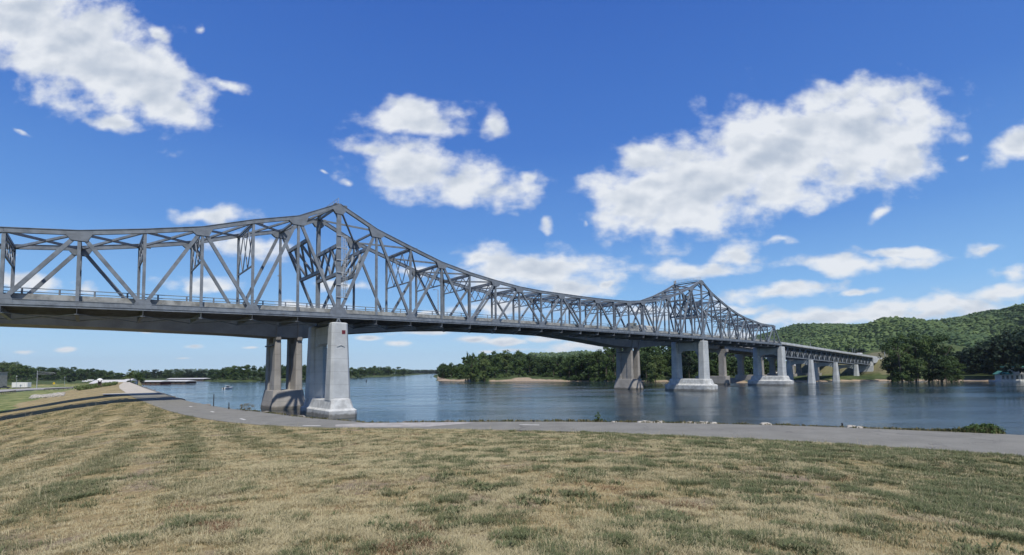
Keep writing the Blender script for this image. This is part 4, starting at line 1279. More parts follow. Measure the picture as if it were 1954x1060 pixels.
def wood_mass(name, pts, hgt, mats_i, material, label, seed=3):
    """many crowns merged: a wood that reads as one mass"""
    r = np.random.default_rng(seed); VV, FF, TT = [], [], []; n = 0
    for (x, y, z, h, w) in pts:
        V, F, T = PROTO[r.integers(0, 10)]
        keep = r.permutation(len(F))[:mats_i]; 
        a = r.uniform(0, 6.28); ca, sa = math.cos(a), math.sin(a)
        Vq = V.reshape(-1, 4, 3)[keep]; cen = Vq.mean(1, keepdims=True)
        Vq = cen + (Vq - cen) * math.sqrt(len(F) / mats_i) * 0.9
        Vq = Vq.reshape(-1, 3)
        X = (Vq[:, 0] * ca - Vq[:, 1] * sa) * w / 0.92 + x; Y = (Vq[:, 0] * sa + Vq[:, 1] * ca) * w / 0.92 + y; Z = Vq[:, 2] * h + z
        VV.append(np.stack([X, Y, Z], 1)); FF.append(np.arange(len(Vq)).reshape(-1, 4) + n); TT.append(np.clip(T[keep] * .6 + r.random() * .4, 0, 1)); n += len(Vq)
    o = mesh_np(name, np.concatenate(VV), np.concatenate(FF), material, tone=np.concatenate(TT))
    tag(o, label, 'wood', kind='stuff'); return o


def band(x0, x1, n, basef, topf, wp, depth, bz=1.5, seed=5):
    r = random.Random(seed); out = []
    for _ in range(n):
        px = r.uniform(x0, x1); dd = r.random(); d = pix_dir(px, basef(px)); t = (bz - EYE) / d[2]
        x, y = d[0] * t, d[1] * t
        sc = 1 + dd * depth / y; dt = pix_dir(px, topf(px) + r.uniform(-1, 6)); h = (EYE + dt[2] / dt[1] * y * sc - bz)
        if h < 4: h = 4 + r.random() * 3
        out.append((x * sc, y * sc, bz, h, wp * y * sc / FPX * r.uniform(.8, 1.2)))
    return out


wood_mass('riverside_wood', band(842, 1480, 190, lambda x: base1(x) - 2, lambda x: top1(x) + 3, 30, 110), 0, 380, F_DARK, 'dense dark wood filling in behind the trees of the far bank')
wood_mass('spit_wood', band(400, 790, 130, interp([(400, 725), (590, 724), (664, 719.5), (700, 718), (800, 714.5)]), interp([(400, 706), (430, 701), (510, 698), (590, 698), (640, 703), (664, 705), (715, 701), (745, 702), (772, 706), (800, 709)]), 15, 260, seed=6), 0, 200, F_DARK, 'far wooded shore across the river on the left')
wood_mass('park_wood', band(-60, 400, 190, interp([(-60, 728), (240, 725), (400, 723)]), interp([(-60, 690), (0, 693), (30, 693), (60, 702), (180, 706), (215, 709), (240, 715), (268, 709), (350, 709), (365, 712), (400, 713)]), 16, 260, seed=7), 0, 240, F_MID, 'long green wood beyond the park and the boat sheds')
wood_mass('channel_wood', [(G(px, 713.6 - 0.0, 0)[0] * 1, 2400 + TR.uniform(-300, 300), 0.5, TR.uniform(13, 18), 30) for px in np.linspace(770, 836, 26) for _ in (0,)] if False else
          [(px_, y_, 0.5, h_, 30) for px_, y_, h_ in [((x - 977) / 928 * yy, yy, TR.uniform(13, 19)) for x in np.linspace(772, 835, 40) for yy in (TR.uniform(2200, 2900),)]], 0, 160, F_BLUE, 'faint distant trees where the river disappears')
wood_mass('right_wood', band(1560, 2050, 130, interp([(1560, 708.5), (1700, 708.5), (1820, 712), (2050, 716)]), interp([(1560, 678), (1620, 671), (1690, 668), (1800, 672), (1830, 672), (1880, 652), (1954, 632), (2050, 622)]), 34, 80, bz=4, seed=8), 0, 330, F_BLUE, 'dark wood rising behind the right bank')


# ------------------------------------------------------------------ hills
def ridge(name, crest_px, dist, width, seed, material, n_tree, tree_h, wood_name, wlabel):
    xs = np.array([p[0] for p in crest_px], float); n = 160
    px = np.linspace(xs[0], xs[-1], n); py = np.interp(px, xs, [p[1] for p in crest_px])
    dd = np.interp(px, xs, dist)
    m = 26; V = []
    rr = np.random.default_rng(seed)
    prof = lambda q: np.sin(np.clip(q, 0, 1) * math.pi / 2) ** 0.9
    def surf(p, q):
        """p pixel column, q 0 foot .. 1 crest .. 1.6 back slope"""
        y = np.interp(p, xs, dist) - width * (1 - q)
        yc = np.interp(p, xs, dist)
        dcr = np.array([pix_dir(a, b)[2] / pix_dir(a, b)[1] for a, b in zip(p, np.interp(p, xs, [c[1] for c in crest_px]))])
        h = EYE + dcr * yc - tree_h * 0.75
        u = np.array([pix_dir(a, b)[0] / pix_dir(a, b)[1] for a, b in zip(p, np.interp(p, xs, [c[1] for c in crest_px]))])
        X = u * yc * (0.75 + 0.25 * y / yc); Y = y
        P = np.stack([X, Y], 1)
        gul = (vnoise(P, 190, seed) - 0.5) * 0.45 + (vnoise(P, 70, seed + 1) - 0.5) * 0.2
        z = np.where(q <= 1, 1.0 + (h - 1) * np.clip(prof(q) + gul * np.sin(np.clip(q, 0, 1) * math.pi), 0, 1.2), h * (1 - (q - 1) ** 2 * 1.2))
        return np.stack([X, Y, z], 1)
    for q in np.linspace(0, 1.7, m): V.append(surf(px, np.full(n, q)))
    VV = np.concatenate(V); i = np.arange(m - 1)[:, None] * n; j = np.arange(n - 1)[None, :]
    F = np.stack([i + j, i + j + 1, i + n + j + 1, i + n + j], -1).reshape(-1, 4)
    o = mesh_np(name, VV, F, material, smooth=True); tag(o, kind='structure')
    p = rr.uniform(xs[0], xs[-1], n_tree); q = rr.uniform(0.02, 1.06, n_tree)
    S = surf(p, q)
    # low poly crowns
    bv = np.array([(math.cos(a) * math.cos(e), math.sin(a) * math.cos(e), math.sin(e)) for e in (-.5, .25, .95) for a in np.arange(6) * math.pi / 3 + e] + [(0, 0, 1.05)])
    bf = [(r * 6 + i, r * 6 + (i + 1) % 6, (r + 1) * 6 + (i + 1) % 6, (r + 1) * 6 + i) for r in range(2) for i in range(6)]
    bf = np.array(bf + [(12 + i, 12 + (i + 1) % 6, 18, 18) for i in range(6)])
    sc = tree_h * rr.uniform(.32, .95, n_tree)
    jit = 1 + rr.normal(size=(n_tree, 19, 1)) * 0.22
    VV = (bv[None] * jit) * sc[:, None, None] * np.array([1, 1, .95]) + S[:, None, :] + np.array([0, 0, tree_h * .35])
    tri = []
    q4 = bf[:12]; t3 = bf[12:, :3]
    F4 = (q4[None] + (np.arange(n_tree) * 19)[:, None, None]).reshape(-1, 4); F3 = (t3[None] + (np.arange(n_tree) * 19)[:, None, None]).reshape(-1, 3)
    faces = np.concatenate([F4[:, [0, 1, 2]], F4[:, [0, 2, 3]], F3])
    tt = rr.random(n_tree) * .45 + .55 * sstep(vnoise(S[:, :2], 85, 9) * .6 + vnoise(S[:, :2], 30, 10) * .4, .25, .8)
    tone = np.concatenate([np.repeat(tt, 12), np.repeat(tt, 12), np.repeat(tt, 6)])
    w = mesh_np(wood_name, VV.reshape(-1, 3), faces, F_HILL, tone=tone); tag(w, wlabel, 'forest', kind='stuff')


F_HILL = foliage('hill_foliage', (0.04, 0.08, 0.036), (0.15, 0.21, 0.07), 0.1)
hm = mat('hill_ground', (0.05, 0.08, 0.03), 1.0, 0, .2, 0.02)
ridge('hills', [(1395, 660), (1440, 645), (1480, 634), (1510, 625), (1550, 622), (1600, 622.5), (1640, 628), (1680, 626), (1730, 622), (1760, 620.5), (1800, 612), (1850, 605), (1900, 598), (1954, 590), (2080, 572), (2300, 560)],
      [1500, 1450, 1400, 1350, 1300, 1300, 1350, 1300, 1250, 1200, 1150, 1100, 1050, 1000, 950, 900], 620, 11, hm, 28000, 7.5, 'hillside_forest', 'sunlit green forest covering the long bluff on the right')
ridge('hills', [(985, 705), (1002, 682), (1012, 676), (1040, 675), (1080, 674), (1115, 671), (1160, 678), (1420, 690)], [2600] * 8, 600, 21, hm, 3500, 13, 'distant_hill_forest', 'pale green wooded hill showing over the bank trees')
ridge('hills', [(330, 712), (350, 706), (390, 705), (430, 706.5), (600, 707), (780, 706.5), (835, 707.5), (900, 704), (1000, 700)], [6500] * 9, 900, 31, hm, 1500, 22, 'far_ridge_forest', 'faint blue ridge along the horizon on the left')

# ------------------------------------------------------------------ shore clutter
def rock(x, y, z, r, material, seed, label=None, group=None, name='shore_rock', parent=None):
    q = np.random.default_rng(seed); n = 9; V = []; F = []
    for i in range(5):
        e = -0.9 + 1.9 * i / 4
        for j in range(n):
            a = 2 * math.pi * j / n; rr = r * math.cos(e * .8) * q.uniform(.75, 1.2)
            V.append((x + math.cos(a) * rr * 1.3, y + math.sin(a) * rr, z + r * .62 * math.sin(e) * q.uniform(.8, 1.15)))
    for i in range(4):
        for j in range(n): F.append([i * n + j, i * n + (j + 1) % n, (i + 1) * n + (j + 1) % n, (i + 1) * n + j])
    F.append(list(range(n))[::-1]); F.append(list(range(4 * n, 5 * n)))
    return V, F


rk = [(1172, 803, .42, 'small pale rock at the path edge right of the tall weed'), (1184, 803.5, .35, 'low white rock beside the leftmost pale rock'), (1222, 804, .5, 'white boulder at the water edge under the grey pier'), (1233, 803.5, .6, 'large white boulder, tallest of the middle cluster'), (1246, 804.5, .45, 'flat white rock in the middle cluster'), (1259, 804.5, .62, 'rounded pale boulder just right of the middle cluster'),
      (1308, 806, .42, 'small pale rock left of the low white slab'), (1318, 806.5, .55, 'low white slab in front of the tower pier'), (1342, 806, .62, 'pointed white boulder right of the tower pier'), (1362, 806.5, .5, 'buff rounded rock near the pointed boulder'), (1462, 812, .6, 'long flat pale rock beside the path'), (1625, 815.5, .6, 'flat white rock near a dark stub post'), (1641, 816.5, .5, 'white rock rightmost along the bank')]
for n_, (px, py, r_, lb) in enumerate(rk):
    ey = float(np.interp(px, [q[0] for q in outer_px[::-1]], [q[1] for q in outer_px[::-1]])); d = Vector((*G(px, ey - 1.0, ZP), 0)); x, y = d.x, d.y
    z = float(ground_z([(x, y)])[0])
    V, F = rock(x, y, max(z, ZP - .25) + r_ * .2, r_ * .5, M['rock'], 100 + n_)
    o = mesh_np('shore_rock', V, F, M['rock'], loc=(x, y, max(z, ZP - .3))); tag(o, lb, 'rock', 'pale rocks along the path edge')

# riprap: uncountable grey stones on the bank
def riprap():
    r = np.random.default_rng(12); VV = []; FF = []; n0 = 0
    O = OUT
    seg = np.hypot(*np.diff(O, axis=0).T); cum = np.concatenate([[0], np.cumsum(seg)])
    for i in range(1500):
        t = r.uniform(25, cum[-1] * .97) if i % 3 else r.uniform(120, 260)
        if t > cum[-1]: continue
        j = min(np.searchsorted(cum, t) - 1, len(O) - 2); f = (t - cum[j]) / seg[j]
        p = O[j] * (1 - f) + O[j + 1] * f; nn = NO[j] * (1 - f) + NO[j + 1] * f
        w = WL_OFF[j]; off = r.uniform(0.5, min(w, 14) + 1)
        p = p + nn * off
        z = float(ground_z([p])[0])
        V, F = rock(p[0], p[1], z + .05, r.uniform(.18, .5), None, 1000 + i)
        VV += V; FF += [[a + n0 for a in q] for q in F]; n0 += len(V)
    o = mesh_np('riprap', VV, FF, M['rock_grey']); tag(o, 'grey and buff broken stones armouring the river bank', 'rocks', kind='stuff')


riprap()


def weeds():
    """low weeds along the outer path edge"""
    r = np.random.default_rng(5); P = []; T = []; F = []; n0 = 0
    dens = interp([(300, .1), (480, .4), (700, .25), (860, .3), (950, .9), (1100, .7), (1200, .6), (1500, .8), (1640, 1.0), (1750, 1.3), (1880, 2.2), (1906, 2.2), (1912, 0), (2000, 0)])
    hts = interp([(300, .25), (700, .2), (1100, .25), (1600, .16), (1780, .2), (1850, .32), (1900, .4), (1912, .2)])
    oy = interp(sorted((a, b) for a, b in outer_px))
    for i in range(2600):
        px = r.uniform(440, 1912)
        if r.random() > dens(px) / 2.0 + .12: continue
        x, y = G(px, oy(px) - r.uniform(0.2, 2.4), ZP)
        z = float(ground_z([(x, y)])[0]); h = hts(px) * r.uniform(.5, 1.3); tt = np.clip(r.normal(.6 if px < 1780 else .3, .25), 0, 1)
        for b in range(9):
            a = r.uniform(0, 6.28); l = h * r.uniform(.5, 1.1); sp = l * r.uniform(.1, .6); w = .018 + .02 * r.random()
            c, s = math.cos(a), math.sin(a); px_, py_ = x + r.normal() * .12, y + r.normal() * .12
            P += [(px_ - s * w, py_ + c * w, z), (px_ + s * w, py_ - c * w, z), (px_ + c * sp + s * w, py_ + s * sp - c * w, z + l), (px_ + c * sp - s * w, py_ + s * sp + c * w, z + l)]
            F.append((n0, n0 + 1, n0 + 2, n0 + 3)); n0 += 4; T.append(np.clip(tt + r.normal() * .15, 0, 1))
    wm = foliage('bank_weeds', (0.05, 0.075, 0.028), (0.27, 0.22, 0.12), .2)
    o = mesh_np('bank_weeds', P, np.array(F), wm, tone=T); tag(o, 'low weeds and dry stalks along the river side of the path', 'weeds', kind='stuff')


weeds()


def shrub(px, py, zb, h, w, material, label, name='shrub', seed=1, cat='shrub', n=20, leaf=.06):
    x, y = G(px, py, zb)
    V, F, T = leaf_cloud(n, 26, h, w / 2, leaf=leaf, seed=seed)
    z = float(ground_z([(x, y)])[0])
    e = empty(name, (x, y, z), label, cat)
    mesh_np('foliage', V + np.array([x, y, z]), F, material, e, tone=T)
    c = MB()
    for k in range(4):
        a = k * 1.6; c.tube((x, y, z - .05), (x + math.cos(a) * w * .25, y + math.sin(a) * w * .25, z + h * .6), h * .02 + .005, .004, 5)
    c.build('stem', M['bark'], e)


shrub(1880, 826, ZP, .65, 1.5, F_MID, 'rounded green bush at the end of the weedy verge, far right', seed=3, n=80, leaf=.05)
shrub(1852, 825.5, ZP, .45, 1.0, F_MID, 'smaller green bush just left of the rounded bush', seed=4, n=60, leaf=.05)
shrub(1143, 806, ZP, 1.15, .55, F_MID, 'tall narrow green weed at the path edge right of centre', 'weed', seed=5, cat='weed', n=12, leaf=.04)
shrub(470, 785.5, ZP, .9, 1.5, F_DRY, 'brown dried bush by the path left of the piers', seed=6, n=16, leaf=.035)
shrub(135, 733.5, 1.0, 4.5, 5.5, F_BLUE, 'dark purple-brown round bush across the road', seed=8, n=30, leaf=.3)

# ------------------------------------------------------------------ grass
def grass():
    src = bpy.data.collections.new('grass_sources')   # not linked to the scene
    kinds = []
    def tuft(name, material, nb_, h, spread, w, seed, curl=.5):
        r = np.random.default_rng(seed); V = []; F = []; T = []; n0 = 0
        for i in range(nb_):
            a = r.uniform(0, 6.28); rr = spread * r.random() ** .5 * .5; bx, by = math.cos(a) * rr, math.sin(a) * rr
            b = a + r.normal() * .8; l = h * r.uniform(.45, 1.1); out = l * r.uniform(.2, 1.0) * curl * 2
            c, s = math.cos(b), math.sin(b); ww = w * r.uniform(.6, 1.3)
            pts = [(bx, by, -0.01, ww), (bx + c * out * .35, by + s * out * .35, l * .6, ww * .85), (bx + c * out, by + s * out, l, ww * .15)]
            for q in pts: V += [(q[0] - s * q[3], q[1] + c * q[3], q[2]), (q[0] + s * q[3], q[1] - c * q[3], q[2])]
            F += [(n0, n0 + 1, n0 + 3, n0 + 2), (n0 + 2, n0 + 3, n0 + 5, n0 + 4)]; n0 += 6
            t = r.random(); T += [t, t]
        o = mesh_np(name, V, np.array(F), material, tone=T)
        col.objects.unlink(o); src.objects.link(o); kinds.append(o)
    straw = foliage('straw_blades', (0.27, 0.225, 0.12), (0.60, 0.54, 0.34), .2)
    olive = foliage('olive_blades', (0.13, 0.135, 0.07), (0.30, 0.29, 0.16), .25)
    green = foliage('green_blades', (0.08, 0.10, 0.045), (0.19, 0.215, 0.11), .25)
    rust = foliage('rust_blades', (0.13, 0.075, 0.045), (0.27, 0.17, 0.10), .2)
    tuft('grass_a', straw, 26, .026, .2, .0022, 1, 1.2); tuft('grass_b', straw, 22, .036, .2, .0022, 2, 1.1)
    tuft('grass_c', olive, 26, .034, .2, .0024, 3, .9); tuft('grass_d', green, 34, .056, .2, .0032, 4, .75)
    tuft('grass_e', rust, 18, .036, .2, .0028, 5, .9); tuft('grass_f', straw, 7, .15, .12, .002, 6, .35)
    tuft('grass_g', green, 16, .06, .16, .008, 7, .9)
    r = np.random.default_rng(77); n = 280000
    az = np.radians(r.uniform(-50, 50, n)); u = r.random(n)
    rad = 2.6 * (95 / 2.6) ** (u ** .9)
    P = np.stack([np.sin(az) * rad, np.cos(az) * rad], 1)
    ok = ~inside(P, PATHPOLY) & (poly_dist(P, INN) < poly_dist(P, OUT)) & (poly_dist(P, INN) > 0.05)
    P = P[ok]; rad = rad[ok]
    # edge of the lawn along the path
    z = ground_z(P)
    # zones as in the ground material
    g = .14 * vnoise(P, 3.2, 21) + .38 * vnoise(P, 0.6, 22) + .48 * vnoise(P, .22, 23) + np.interp(P[:, 0], [-9, 0, 14], [-.07, .0, .15])
    so = .45 * vnoise(P, 1.7, 31) + .3 * vnoise(P, .6, 32) + .25 * vnoise(P, .2, 33) + np.interp(P[:, 0] + .25 * P[:, 1], [-6, 1], [.10, -.02]) * (rad < 16)
    rs = .6 * vnoise(P, 1.4, 41) + .4 * vnoise(P, .4, 42)
    q = r.random(len(P))
    idx = np.where(q < .5, 0, 1)
    idx = np.where(g + r.normal(size=len(P)) * .17 > .60, 2, idx)
    al = -.56 * P[:, 0] + .83 * P[:, 1]; ac = .83 * P[:, 0] + .56 * P[:, 1]
    st = .85 * (.5 + .5 * np.sin(ac * 2 * math.pi / 2.6 + 1.6 * vnoise(P, 5, 63))) * (.55 + .45 * vnoise(P, 1.5, 64)) + .15 * vnoise(np.stack([ac * .5, al], 1), 1.6, 62)
    lf = np.interp(P[:, 0] + .12 * P[:, 1], [-9, -3], [1, 0])
    idx = np.where((st > .46) & (r.random(len(P)) < .85 * lf), 2, idx)
    thin = (st < .30) & (r.random(len(P)) < .5 * lf)
    idx = np.where(g + r.normal(size=len(P)) * .12 > .755, 3, idx)
    idx = np.where((rs > .80) & (q < .45), 4, idx)
    idx = np.where(q > .975, 5, idx)
    wd_ = (vnoise(P, .5, 71) > .80) & (r.random(len(P)) < .22) & (P[:, 0] > -3); idx = np.where(wd_, 6, idx)
    keep = ~((so > .53) & (r.random(len(P)) < .85)) & ~thin
    P, z, idx, rad = P[keep], z[keep], idx[keep], rad[keep]
    sc = r.uniform(.7, 1.35, len(P)) * np.interp(rad, [3, 12, 40, 90], [0.9, 1.3, 2.4, 3.6])
    # distinct greener clumps
    cl = np.array([G(x, y, 6.3) for x, y in ((760, 960), (895, 945), (985, 970), (1062, 995), (1185, 945), (1160, 975), (240, 975), (757, 1042), (1095, 1050), (1545, 965), (1640, 1030), (1410, 960), (1000, 1050), (1790, 1010), (1230, 1010), (650, 1030), (1380, 980), (1480, 905), (1890, 930), (1330, 970), (1905, 1040), (1150, 1020))])
    extra = []
    for c_ in cl:
        k = 26; pp = c_ + r.normal(size=(k, 2)) * np.array([.16, .12]); extra.append(pp)
    E = np.concatenate(extra); P = np.concatenate([P, E]); z = np.concatenate([z, ground_z(E)]); idx = np.concatenate([idx, np.full(len(E), 3)]); sc = np.concatenate([sc, r.uniform(.9, 1.5, len(E))])
    me = bpy.data.meshes.new('lawn_grass'); me.vertices.add(len(P)); me.vertices.foreach_set('co', np.column_stack([P, z]).ravel().astype(np.float32))
    for nm, arr, ty in (('idx', idx.astype(np.int32), 'INT'), ('sc', sc.astype(np.float32), 'FLOAT'), ('rz', r.uniform(0, 6.28, len(P)).astype(np.float32), 'FLOAT')):
        a = me.attributes.new(nm, ty, 'POINT'); a.data.foreach_set('value', arr)
    o = bpy.data.objects.new('lawn_grass', me); col.objects.link(o)
    ng = bpy.data.node_groups.new('scatter', 'GeometryNodeTree')
    ng.interface.new_socket('Geometry', in_out='INPUT', socket_type='NodeSocketGeometry'); ng.interface.new_socket('Geometry', in_out='OUTPUT', socket_type='NodeSocketGeometry')
    N_ = ng.nodes; Lk = ng.links
    gi, go = N_.new('NodeGroupInput'), N_.new('NodeGroupOutput')
    ci = N_.new('GeometryNodeCollectionInfo'); ci.inputs['Collection'].default_value = src; ci.inputs['Separate Children'].default_value = True; ci.inputs['Reset Children'].default_value = True
    ip = N_.new('GeometryNodeInstanceOnPoints'); ip.inputs['Pick Instance'].default_value = True
    def attr(nm, ty):
        a = N_.new('GeometryNodeInputNamedAttribute'); a.data_type = ty; a.inputs['Name'].default_value = nm; return a.outputs[0]
    cx = N_.new('ShaderNodeCombineXYZ'); Lk.new(attr('rz', 'FLOAT'), cx.inputs[2])
    er = N_.new('FunctionNodeEulerToRotation'); Lk.new(cx.outputs[0], er.inputs[0])
    Lk.new(gi.outputs[0], ip.inputs['Points']); Lk.new(ci.outputs[0], ip.inputs['Instance']); Lk.new(attr('idx', 'INT'), ip.inputs['Instance Index'])
    Lk.new(er.outputs[0], ip.inputs['Rotation']); Lk.new(attr('sc', 'FLOAT'), ip.inputs['Scale']); Lk.new(ip.outputs[0], go.inputs[0])
    md = o.modifiers.new('scatter', 'NODES'); md.node_group = ng
    tag(o, 'short dry straw and green grass of the levee lawn', 'grass', kind='stuff')


grass()

# ------------------------------------------------------------------ lamp posts, signs, vehicles on the bridges
def lamp_post(s, d, zb, h, arm, label, group='lamp posts on the bridges', two=False):
    p = B(s, d, zb); e = empty('street_lamp', p, label, 'street lamp', group)
    MB().tube(p, p + Z3 * h, .19, .11, 8).build('pole', M['galv'], e)
    a = p + Z3 * h; b = a + V3 * arm + Z3 * .35
    c = MB(); c.tube(a, b, .06, .05, 6); c.build('arm', M['galv'], e)
    c = MB(); c.beam(b, b + V3 * (.9 if arm > 0 else -.9), .32, .14); c.build('lamp_head', M['galv'], e)


def on_line(px, d):               # distance along the bridge where the line at offset d crosses a pixel column
    u = (px - 977) / FPX; X0, Y0 = BX + VX * d, BY + VY * d
    return (u * Y0 - X0) / (UX - u * UY)


dn, df = D0 - 6.6, D0 + 6.6
for px, d, h, lb in ((534, dn, 8.5, 'lamp post on the concrete bridge showing left of the near tower'), (836, dn, 8.5, 'lamp post on the concrete bridge showing right of the near tower'), (1080, dn, 8.5, 'lamp post on the concrete bridge seen through the middle of the truss'),
                     (1547, dn, 8.5, 'tall lamp post above the first low approach span'), (1554, df, 8.0, 'lamp post just right of the tallest one by the approach'), (1627, dn, 8.5, 'left one of a close pair of lamp posts near the bridge end'), (1631, df, 9.5, 'right one of a close pair of lamp posts near the bridge end'), (1514, df, 7.0, 'short lamp post beside the white road sign')):
    s = on_line(px, d); lamp_post(s, d, box_deck(s), h, 1.6 if d == dn else -1.6, lb)
s = on_line(1688, -3); p = Vector((*G(1688, 689, 11), 11)); 
lamp_post(on_line(1688, -1), -1, ZC(385), 10.5, 1.5, 'lamp post standing where the road meets the wooded bank')

s = on_line(1527, dn); p = B(s, dn + .3, box_deck(s)); e = empty('road_sign', p, 'large white road sign panel on posts above the first approach span', 'sign')
c = MB(); c.tube(p, p + Z3 * 4.2, .08); c.tube(p + V3 * 1.4, p + V3 * 1.4 + Z3 * 4.2, .08); c.build('post', M['galv'], e)
q = p + Z3 * 4.4 - U3 * .12; MB().beam(q - V3 * .9, q + V3 * 2.1, .06, 2.3).build('sign_panel', M['white'], e)


def vehicle(name, loc, ang, dims, body_m, label, cat, kind='car', group=None):
    """built along +x of its own frame"""
    l, w, h = dims; e = empty(name, (0, 0, 0), label, cat, group)
    c = MB()
    if kind == 'car':
        prof = [(-l / 2, .35), (-l / 2, h * .55), (-l * .42, h * .62), (-l * .3, h), (l * .12, h), (l * .26, h * .64), (l * .46, h * .56), (l / 2, h * .42), (l / 2, .35)]
    elif kind == 'pickup':
        prof = [(-l / 2, .45), (-l / 2, h * .6), (-l * .12, h * .6), (-l * .1, h), (l * .14, h), (l * .26, h * .62), (l * .47, h * .56), (l / 2, h * .4), (l / 2, .45)]
    elif kind == 'truck':
        prof = [(l * .30, .6), (l * .30, h), (l * .42, h), (l * .46, h * .6), (l / 2, h * .55), (l / 2, .5)]
    else:
        prof = [(-l / 2, .5), (-l / 2, h), (l * .42, h), (l * .5, h * .72), (l / 2, .5)]
    c.prism(prof, (1, 0, 0), (0, 0, 1), (0, 0, 0), (0, w / 2, 0)); c.build('body', body_m, e, bevel=.05)
    if kind == 'truck':
        c = MB(); c.box(-l / 2, -w / 2, .95, l * .27, w / 2, 1.25)
        c.box(-l / 2 + .2, -w / 2 + .1, 1.25, l * .20, w / 2 - .1, 2.5); c.build('trailer', M['siding'], e, bevel=.03)
    c = MB()
    if kind in ('car', 'pickup'):
        x0 = -l * .27 if kind == 'car' else -l * .08
        for sgn in (-1, 1): c.box(x0, sgn * w / 2 - .012, h * .66, l * .12, sgn * w / 2 + .012, h * .93)
    elif kind == 'truck':
        for sgn in (-1, 1): c.box(l * .34, sgn * w / 2 - .012, h * .66, l * .41, sgn * w / 2 + .012, h * .9)
    else:
        for sgn in (-1, 1):
            for x in (-.3, 0, .28): c.box(l * x, sgn * w / 2 - .012, h * .55, l * x + l * .12, sgn * w / 2 + .012, h * .75)
    c.build('window', M['glass'], e)
    r = .34 if kind != 'truck' else .5
    xs = (-l * .32, l * .32) if kind != 'truck' else (-l * .42, -l * .32, l * .24, l * .42)
    for x in xs:
        for sgn in (-1, 1):
            c = MB(); c.tube((x, sgn * w / 2 - .1, r), (x, sgn * w / 2 + .04, r), r, n=14); c.build('wheel', M['rubber'], e)
    e.location = loc; e.rotation_euler = (0, 0, ang)
    return e


ang = math.atan2(UY, UX)
s = on_line(1226, 3.2); vehicle('flatbed_truck', B(s, 3.2, ZC(s) + .30), ang + math.pi, (15.5, 2.5, 3.0), M['hull_grey'], 'grey truck with a long low trailer crossing the steel bridge', 'truck', 'truck')
s = on_line(1208, 7.6)
s = on_line(1640, 3.2); vehicle('parked_van', B(s, 3.2, ZC(s) + .36), ang, (5.5, 2.0, 2.3), M['white'], 'white van on the low end of the steel bridge', 'van', 'van')


def gvehicle(px, py, z, *a, **k):
    x, y = G(px, py, z); zz = max(float(ground_z([(x, y)])[0]), .3)
    return vehicle(a[0], (x, y, zz), *a[1:], **k)


gvehicle(1481, 715, 3.0, 'parked_camper', .3, (8.5, 2.5, 3.4), M['white'], 'white camper with stripe parked under the bridge behind the right-hand pier', 'camper', 'van')
gvehicle(1528, 714, 3.0, 'parked_camper', .5, (8.5, 2.5, 3.6), M['white'], 'white camper parked in the arch of the second low pier', 'camper', 'van')
gvehicle(1497, 714, 3.0, 'parked_car', .9, (4.8, 1.9, 1.6), M['car_red'], 'dark red car parked between the two white campers', 'car', 'car')
gvehicle(1470, 716, 2.6, 'parked_car', .1, (4.8, 1.9, 1.6), M['white'], 'white car parked left of the camper under the bridge', 'car', 'car')
gvehicle(7, 743, .8, 'parked_pickup', .9, (5.4, 2.0, 1.9), M['car_dark'], 'dark pickup parked in front of the grey block building', 'pickup', 'pickup')
for i, (px, py, dims, m_, lb) in enumerate(((162, 732.5, (4.6, 1.9, 1.6), 'white', 'white car leftmost in the park row beyond the kiosk'), (173, 731.8, (5, 2, 2.2), 'white', 'white van behind the hedge left of the kiosk'), (199, 731.6, (4.6, 1.9, 1.6), 'white', 'white car just right of the kiosk roof'))):
    gvehicle(px, py, .9, 'parked_car' if i != 1 else 'parked_van', .2 * i, dims, M[m_], lb, 'car' if i != 1 else 'van', 'car' if i != 1 else 'van', group='vehicles parked in the park')


# ------------------------------------------------------------------ left shore buildings and boats
def boathouse(name, px0, px1, wy, top, z_, depth, label, wallm, group):
    x0, y0 = G(px0, wy, 0); x1, y1 = G(px1, wy, 0)
    a, b = Vector((x0, y0, 0)), Vector((x1, y1, 0)); d = (b - a).normalized(); nrm = Vector((-d.y, d.x, 0))
    if nrm.y < 0: nrm = -nrm
    h = EYE - 0 + pix_dir((px0 + px1) / 2, top)[2] / pix_dir((px0 + px1) / 2, top)[1] * (y0 + y1) / 2
    e = empty(name, (a + b) / 2, label, 'boathouse', group)
    L_ = (b - a).length
    c = MB(); p = [a, b, b + nrm * depth, a + nrm * depth]
    c.box8([tuple(q + Z3 * .25) for q in p] + [tuple(q + Z3 * (h - .9)) for q in p]); c.build('wall', wallm, e)
    n = max(3, int(L_ / 6)); c = MB()
    for i in range(n):
        q = a + d * L_ * (i + .5) / n - nrm * .06; c.beam(q - d * L_ / n * .36 + Z3 * 1.6, q + d * L_ / n * .36 + Z3 * 1.6, .08, 2.2)
    c.build('boat_door', M['wood'], e)
    c = MB(); o = []
    for q, s_ in ((a - d * .8, 1), (b + d * .8, 1)): pass
    r0 = [a - d * .8 - nrm * .8 + Z3 * (h - .85), b + d * .8 - nrm * .8 + Z3 * (h - .85), b + d * .8 + nrm * (depth + .8) + Z3 * (h - .85), a - d * .8 + nrm * (depth + .8) + Z3 * (h - .85)]
    r1 = [a - d * .8 + nrm * depth * .5 + Z3 * (h + .4), b + d * .8 + nrm * depth * .5 + Z3 * (h + .4)]
    c.add(r0 + r1, [(0, 1, 5, 4), (3, 4, 5, 2), (0, 4, 3), (1, 2, 5), (3, 2, 1, 0)]); c.build('roof', M['roofw'], e)
    c = MB(); p = [a - nrm * 1.2, b - nrm * 1.2, b, a]; c.box8([tuple(q - Z3 * .1) for q in p] + [tuple(q + Z3 * .3) for q in p]); c.build('dock', M['wood'], e)


